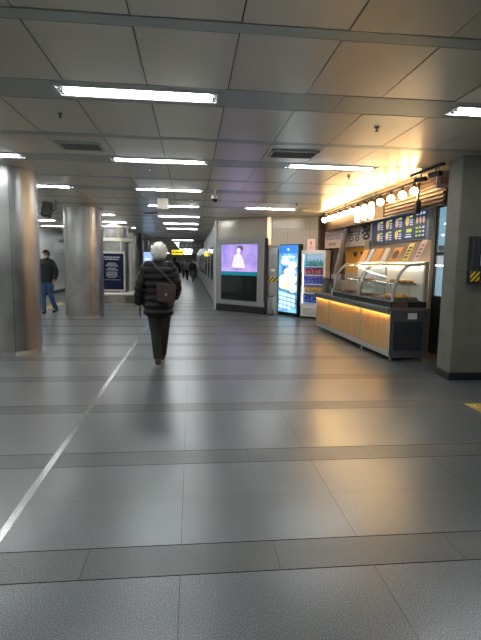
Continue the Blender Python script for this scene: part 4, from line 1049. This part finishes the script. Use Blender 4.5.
# ------------------------------------------------------------------ people
def person(name, loc, rz, label, P, cols, vox=0.012, scale=1.0, face=True, group=None):
    """figure faces local +y. P: pose. cols: colours."""
    root = empty(name, loc, rz, label, 'person', group); root.scale = (scale,) * 3
    skin = mat('skin_' + cols.get('tone', 'a'), (0.50, 0.33, 0.24), 0.5); m = skin
    zhip = P.get('hip', 0.86); lean = P.get('lean', 0.02)
    sh = 1.38; hz = 1.545
    headc = (P.get('hx', 0.0), lean + P.get('hy', 0.02), hz)
    arms = {}
    for s, key in ((1, 'R'), (-1, 'L')):
        S = (s * 0.175, lean, sh - 0.02); E = P['elbow' + key]; Wr = P['wrist' + key]; arms[key] = (S, E, Wr)
    legs = {k: P['leg' + k] for k in 'RL'}
    # --- body, one continuous surface
    b = MB()
    b.ell(headc, (0.077, 0.094, 0.112), m, 20, 14)
    b.ell((headc[0], headc[1] + 0.02, headc[2] - 0.06), (0.055, 0.065, 0.06), m)             # jaw
    b.tube([(headc[0], headc[1] + 0.085, hz + 0.02), (headc[0], headc[1] + 0.112, hz - 0.022), (headc[0], headc[1] + 0.088, hz - 0.03)], [0.008, 0.014, 0.012], m, 8)  # nose
    for s in (-1, 1): b.ell((headc[0] + s * 0.079, headc[1] - 0.005, hz - 0.005), (0.012, 0.02, 0.032), m, 10, 8)
    b.tube([(headc[0] * 0.7, headc[1] - 0.02, hz - 0.04), (0, lean - 0.01, 1.36)], [0.052, 0.062], m, 14)
    tr = [(0, 0, zhip - 0.06, 0.12, 0.09), (0, 0, zhip + 0.02, 0.155, 0.10), (0, lean * .3, 1.05, 0.13, 0.09), (0, lean * .6, 1.2, 0.155, 0.10), (0, lean, 1.33, 0.165, 0.095), (0, lean, 1.39, 0.10, 0.07), (0, lean, 1.42, 0.055, 0.055)]
    b.rings(catmull(tr, 4), m)
    for key, (S, E, Wr) in arms.items():
        b.tube(catmull([(S[0] * 0.6, S[1], S[2] + 0.01), S, E, Wr], 5), [0.04] * 3 + [0.05 - 0.012 * i / 13 for i in range(13)][:13], m, 12)
        d = (Vector(Wr) - Vector(E)).normalized(); s = 1 if key == 'R' else -1
        side = Vector((s, 0, 0)); nrm = d.cross(side).normalized()           # across the palm
        palm = Vector(Wr) + d * 0.045
        b.tube([Vector(Wr) - d * 0.01, palm, palm + d * 0.035], [0.026, 0.038, 0.034], m, 12, flat=0.45, ref=tuple(nrm))
        for q, (of, ln) in enumerate(((0.028, 0.07), (0.010, 0.08), (-0.009, 0.074), (-0.027, 0.058))):
            base = palm + d * 0.03 + nrm * of
            c = -side * (0.35 + 0.12 * q)
            p1 = base + (d + c * 0.15).normalized() * ln * 0.45; p2 = p1 + (d + c * 0.7).normalized() * ln * 0.32; p3 = p2 + (d + c * 1.5).normalized() * ln * 0.23
            b.tube([base - d * 0.02, base, p1, p2, p3], [0.009, 0.0095, 0.009, 0.008, 0.006], m, 8)
        tb = Vector(Wr) + d * 0.03 + nrm * 0.03
        b.tube([tb - nrm * 0.015, tb + nrm * 0.016 + d * 0.015, tb + nrm * 0.026 + d * 0.042, tb + nrm * 0.024 + d * 0.062 - side * 0.01], [0.012, 0.011, 0.0095, 0.007], m, 8)
    for key, (Hp, K, A, T) in legs.items():
        b.tube(catmull([Hp, K, A], 6), [0.085 - 0.03 * i / 6 for i in range(7)] + [0.055 - 0.018 * i / 6 for i in range(1, 7)], m, 14)
        b.tube([A, ((A[0] + T[0]) / 2, (A[1] + T[1]) / 2, max((A[2] + T[2]) / 2, 0.04)), T], [0.036, 0.032, 0.02], m, 10)
    body = b.build('body', root, remesh=vox, smooth_it=2)
    me = body.data; me.materials.append(mat('eye_dark', (0.02, 0.015, 0.012), 0.2)); me.materials.append(mat('lip', (0.42, 0.18, 0.15), 0.5)); me.materials.append(mat('eye_white', (0.6, 0.58, 0.55), 0.3))
    if face:
        for p in me.polygons:
            c = p.center
            if c.y > headc[1] + 0.05:
                for s in (-1, 1):
                    dx = (c.x - headc[0] - s * 0.031); dz = c.z - (hz + 0.012)
                    if (dx / 0.014) ** 2 + (dz / 0.007) ** 2 < 1: p.material_index = 1 if abs(dx) < 0.006 else 3
                    if abs(dx) < 0.02 and abs(dz - 0.022) < 0.005: p.material_index = 1
                if abs(c.x - headc[0]) < 0.022 and abs(c.z - (hz - 0.062)) < 0.008: p.material_index = 2
    # --- trousers
    mt = cols['trouser']; b = MB()
    b.rings(catmull([(0, 0, zhip - 0.10, 0.15, 0.11), (0, 0, zhip, 0.172, 0.122), (0, 0, zhip + 0.1, 0.155, 0.11)], 4), mt)
    for key, (Hp, K, A, T) in legs.items():
        A2 = (A[0], A[1], A[2] + 0.0)
        pr_ = P.get('tw', 1.0)
        b.tube(catmull([(Hp[0], Hp[1], Hp[2]), K, A2], 6), [(0.104 - 0.032 * i / 6) * pr_ for i in range(7)] + [(0.072 - 0.010 * i / 6) * pr_ for i in range(1, 7)], mt, 18)
    b.build('trousers', root, remesh=vox, smooth_it=2)
    # --- shoes
    for key, (Hp, K, A, T) in legs.items():
        A = Vector(A); T = Vector(T); d = (T - Vector((A.x, A.y, T.z))).normalized(); dn = (T - A)
        heel = A - Vector((d.x, d.y, 0)) * 0.045; heel.z = A.z - 0.035 if A.z > 0.12 else 0.045
        b = MB(); mid_ = (heel + T) / 2 + Vector((0, 0, 0.012))
        b.tube(catmull([tuple(heel), tuple((heel * 0.75 + T * 0.25) + Vector((0, 0, 0.012))), tuple(mid_), tuple(T)], 4), [0.034, 0.040, 0.043, 0.044, 0.045, 0.046, 0.046, 0.046, 0.047, 0.047, 0.045, 0.04, 0.028], cols['shoe'], 14, flat=0.92)
        b.tube([tuple(A + Vector((0, 0, 0.03))), tuple((A + heel) / 2), tuple(heel + Vector((0, 0, 0.01)))], [0.042, 0.042, 0.036], cols['shoe'], 12)
        so = b.build('shoe', root, remesh=min(vox, 0.01), smooth_it=1)
        b = MB(); v = (T - heel); l = v.length; a_ = math.atan2(v.y, v.x); el = math.asin(max(-1, min(1, v.z / l)))
        Ms = Matrix.Translation(heel) @ Matrix.Rotation(a_, 4, 'Z') @ Matrix.Rotation(-el, 4, 'Y')
        b.prism([(-0.03, -0.03), (0.0, -0.038), (l * 0.5, -0.038), (l * 0.8, -0.048), (l + 0.01, -0.03), (l + 0.03, 0), (l + 0.01, 0.03), (l * 0.8, 0.048), (l * 0.5, 0.038), (0.0, 0.038), (-0.03, 0.03)], -0.045, -0.024, cols['sole'], M=Ms)
        s_ = b.build('sole', root); s_.parent = so
    # --- jacket
    mj = cols['jacket']; b = MB(); q = P.get('quilt', 0.0); hem = P.get('hem', 0.80); bulk = P.get('bulk', 1.0)
    base = [(0, -0.005, hem, 0.185 * bulk, 0.145 * bulk), (0, 0, hem + 0.12, 0.195 * bulk, 0.150 * bulk), (0, lean * .4, 1.08, 0.190 * bulk, 0.145 * bulk), (0, lean * .7, 1.24, 0.200 * bulk, 0.145 * bulk), (0, lean, 1.34, 0.195 * bulk, 0.125 * bulk), (0, lean, 1.40, 0.135, 0.095), (0, lean, 1.43, 0.085, 0.08), (0, lean + 0.005, 1.475, 0.082, 0.08)]
    R = catmull(base, 12); R2 = []
    for (x_, y_, z_, rx, ry) in R:
        k = 1.0
        if q and z_ < 1.39: k = 1 + q * (abs(math.sin((z_ - hem) / 0.095 * PI)) ** 0.6 - 0.6)
        R2.append((x_, y_, z_, rx * k, ry * k))
    b.rings(R2, mj, 36)
    for key, (S, E, Wr) in arms.items():
        s = 1 if key == 'R' else -1
        Wj = Vector(E) + (Vector(Wr) - Vector(E)) * 0.95
        pts = catmull([(S[0] * 0.55, S[1], S[2] - 0.0), (S[0] * 0.98, S[1], S[2] - 0.02), E, tuple(Wj)], 14)
        rad = []; acc = 0
        for i, p in enumerate(pts):
            t = i / (len(pts) - 1)
            if i: acc += (Vector(p) - Vector(pts[i - 1])).length
            r0 = (0.082 - 0.026 * t) * bulk
            if q and t > 0.3: r0 *= 1 + q * 1.3 * (abs(math.sin(acc / 0.085 * PI)) ** 0.6 - 0.6)
            rad.append(r0)
        b.tube(pts, rad, mj, 18)
    jk = b.build('jacket', root, remesh=vox * 0.85, smooth_it=1)
    # --- hair
    b = MB(); rnd = random.Random(5)
    hv = P.get('hairvol', 1.0)
    def hf(d): return 1 + 0.05 * math.sin(23 * d.x + 5 * d.z) * math.cos(19 * d.y) + 0.035 * math.sin(31 * d.z + 9 * d.x)
    b.ell((headc[0], headc[1] - 0.014, hz + 0.022), (0.092 * hv, 0.102 * hv, 0.108 * hv), cols['hair'], 40, 28, fn=hf)
    me_n = MB(); mm = cols['hair']; keep = []
    for f in b.f:
        c = sum((Vector(b.v[i]) for i in f), Vector()) / len(f); l = c - Vector((headc[0], headc[1], hz))
        if l.y > 0.035 and l.z < 0.062: continue
        if l.z < -0.068: continue
        if l.y > -0.02 and l.z < 0.0: continue
        keep.append(f)
    me_n.v = b.v; me_n.f = keep; me_n.m = [0] * len(keep); me_n.mats = [mm]
    ho = me_n.build('hair', root, True)
    sd = ho.modifiers.new('thickness', 'SOLIDIFY'); sd.thickness = 0.012; sd.offset = -1
    return root, headc, hz

M_PUFF = mat('black_nylon', (0.006, 0.005, 0.0055), 0.42, bump=0.2, bscale=25, spec=0.25)
M_WOOLT = mat('dark_trousers', (0.018, 0.015, 0.014), 0.8, var=0.2, scale=40)
M_SHOE = mat('brown_shoe', (0.06, 0.04, 0.035), 0.5); M_SOLE = mat('pale_sole', (0.5, 0.46, 0.42), 0.6)
walker = dict(hip=0.86, lean=0.035, hy=0.03, hx=0.01, quilt=0.17, hem=0.70, bulk=1.02, hairvol=1.2, tw=0.98,
    elbowR=(0.245, -0.04, 1.11), wristR=(0.215, 0.14, 0.93), elbowL=(-0.245, -0.03, 1.10), wristL=(-0.27, 0.03, 0.84),
    legR=((0.085, 0.0, 0.86), (0.07, 0.10, 0.47), (0.035, 0.30, 0.10), (0.045, 0.44, 0.05)),
    legL=((-0.085, 0.0, 0.86), (-0.045, 0.05, 0.47), (-0.01, -0.02, 0.10), (-0.02, 0.15, 0.045)))
w_root, hc, hz = person('person', (-0.445, 6.47, 0), math.radians(2), 'person walking away in a black quilted jacket, with white hair', walker,
    dict(trouser=M_WOOLT, shoe=M_SHOE, sole=M_SOLE, jacket=M_PUFF, hair=mat('white_hair', (0.80, 0.76, 0.68), 0.8, var=0.25, scale=60, bump=0.6, bscale=90), tone='a'), vox=0.0075, scale=1.0)
# collar trim seen as a pale line
q = MB(); q.lathe([(0.083, 1.455), (0.088, 1.463), (0.083, 1.47)], mat('collar_grey', (0.22, 0.21, 0.22), 0.6), 28, M=Matrix.Translation((0, 0.035, 0))); q.build('collar_trim', w_root, True)
# bag
M_BAG = mat('brown_leather', (0.055, 0.028, 0.022), 0.45, var=0.2, scale=20, bump=0.1)
bag = empty('shoulder_bag', (-0.445, 6.47, 0), math.radians(2), 'brown leather bag slung on the back of the person in black', 'bag')
Mb = Matrix.Translation((0.105, -0.215, 1.03)) @ Matrix.Rotation(0.08, 4, 'Y')
q = MB(); q.box(-0.125, -0.045, -0.14, 0.125, 0.04, 0.11, M_BAG, 0.03, M=Mb); q.build('pouch', bag, 'auto')
q = MB(); q.box(-0.128, -0.054, -0.02, 0.128, -0.044, 0.115, M_BAG, 0.006, M=Mb); q.build('flap', bag)
q = MB(); q.box(-0.015, -0.060, -0.04, 0.015, -0.053, -0.01, M_STEELT, 0.003, M=Mb); q.build('buckle', bag)
q = MB(); q.tube(catmull([(0.21, -0.16, 1.12), (0.12, -0.165, 1.22), (0.0, -0.145, 1.34), (-0.09, -0.06, 1.425), (-0.12, 0.05, 1.40)], 6), 0.014, M_BAG, 8, flat=0.35, ref=(1, 0, 1)); q.build('strap', bag, True)
# dark glove / phone in the left hand
ph = empty('phone', (-0.445, 6.47, 0), math.radians(2), 'dark phone held low in the left hand of the walking person', 'phone')
q = MB(); q.box(-0.005, -0.036, -0.07, 0.005, 0.036, 0.07, M_BLACK, 0.004, M=Matrix.Translation((-0.247, 0.03, 0.755)) @ Matrix.Rotation(0.2, 4, 'X')); q.build('case', ph)
q = MB(); q.box(-0.0012, -0.031, -0.062, 0.0012, 0.031, 0.062, mat('phone_glass', (0.01, 0.01, 0.012), 0.08), 0.0008, M=Matrix.Translation((-0.2405, 0.03, 0.755)) @ Matrix.Rotation(0.2, 4, 'X')); q.build('screen', ph)

M_JEAN = mat('blue_jeans', (0.035, 0.085, 0.19), 0.8, var=0.25, scale=12)
M_BLKJ = mat('black_jacket_cloth', (0.012, 0.012, 0.014), 0.7)
M_BHAIR = mat('black_hair', (0.012, 0.010, 0.010), 0.5)
stroll = dict(hip=0.88, lean=0.02, hy=0.03, hem=0.84, bulk=1.05, tw=0.95,
    elbowR=(0.25, -0.10, 1.12), wristR=(0.26, 0.06, 0.90), elbowL=(-0.25, -0.02, 1.12), wristL=(-0.27, 0.08, 0.90),
    legR=((0.09, 0.0, 0.88), (0.075, 0.10, 0.48), (0.05, 0.12, 0.10), (0.06, 0.28, 0.045)),
    legL=((-0.09, 0.0, 0.88), (-0.07, -0.02, 0.48), (-0.05, -0.22, 0.13), (-0.06, -0.08, 0.045)))
lm, hc2, hz2 = person('person', (-3.80, 13.0, 0), math.radians(180 - 25), 'masked person in black jacket and blue jeans walking between columns', stroll,
    dict(trouser=M_JEAN, shoe=mat('dark_shoe', (0.02, 0.015, 0.012), 0.5), sole=M_SOLE, jacket=M_BLKJ, hair=M_BHAIR, tone='a'), vox=0.011, scale=1.02)
q = MB(); q.ell((hc2[0], hc2[1] + 0.035, hz2 - 0.045), (0.062, 0.075, 0.055), mat('white_mask', (0.75, 0.76, 0.78), 0.7), 20, 12); q.build('face_mask', lm, True)
for s in (-1, 1):
    q = MB(); q.tube([(hc2[0] + s * 0.055, hc2[1] + 0.05, hz2 - 0.03), (hc2[0] + s * 0.082, hc2[1] - 0.005, hz2 + 0.01)], 0.003, mat('white_mask', (1, 1, 1)), 6); q.build('ear_loop', lm)
q = MB(); q.box(0.06, 0.150, 1.26, 0.11, 0.156, 1.275, M_WHITE); q.build('chest_print', lm)

# people farther down the corridor
far = [(-0.86, 24.0, 5, 'person in black walking away just right of the nearer walker', 'k', 'k', 1.02),
       (0.10, 37.0, 170, 'person in a dark coat coming along the far corridor, right of centre', 'k', 'g', 0.98),
       (-0.35, 40.0, 5, 'person in a grey coat far down the corridor', 'g', 'k', 1.0),
       (0.35, 43.0, 185, 'person in a white top far down the corridor near the right wall', 'w', 'k', 1.02),
       (-0.05, 48.0, 0, 'person in navy far down the corridor behind the grey coat', 'b', 'k', 1.0),
       (-0.75, 45.0, 175, 'person in brown far down the corridor on its left side', 'n', 'b', 0.97),
       (0.15, 54.0, 0, 'farthest tiny person in black near the end of the corridor', 'k', 'k', 1.0)]
cm = dict(k=M_BLKJ, g=mat('grey_coat', (0.15, 0.15, 0.16), 0.8), w=mat('white_coat', (0.6, 0.6, 0.62), 0.8), b=mat('navy_cloth', (0.03, 0.05, 0.12), 0.8), n=mat('brown_cloth', (0.12, 0.07, 0.05), 0.8))
for i, (x, y, rot, lab, j, t, s) in enumerate(far):
    pz = dict(stroll)
    if i % 2: pz['legR'], pz['legL'] = tuple((-a[0], a[1], a[2]) for a in stroll['legL']), tuple((-a[0], a[1], a[2]) for a in stroll['legR'])
    person('person', (x, y, 0), math.radians(rot), lab, pz, dict(trouser=cm[t], shoe=M_BLACK, sole=M_BLACK, jacket=cm[j], hair=M_BHAIR, tone='a'), vox=0.018, scale=s, face=False)
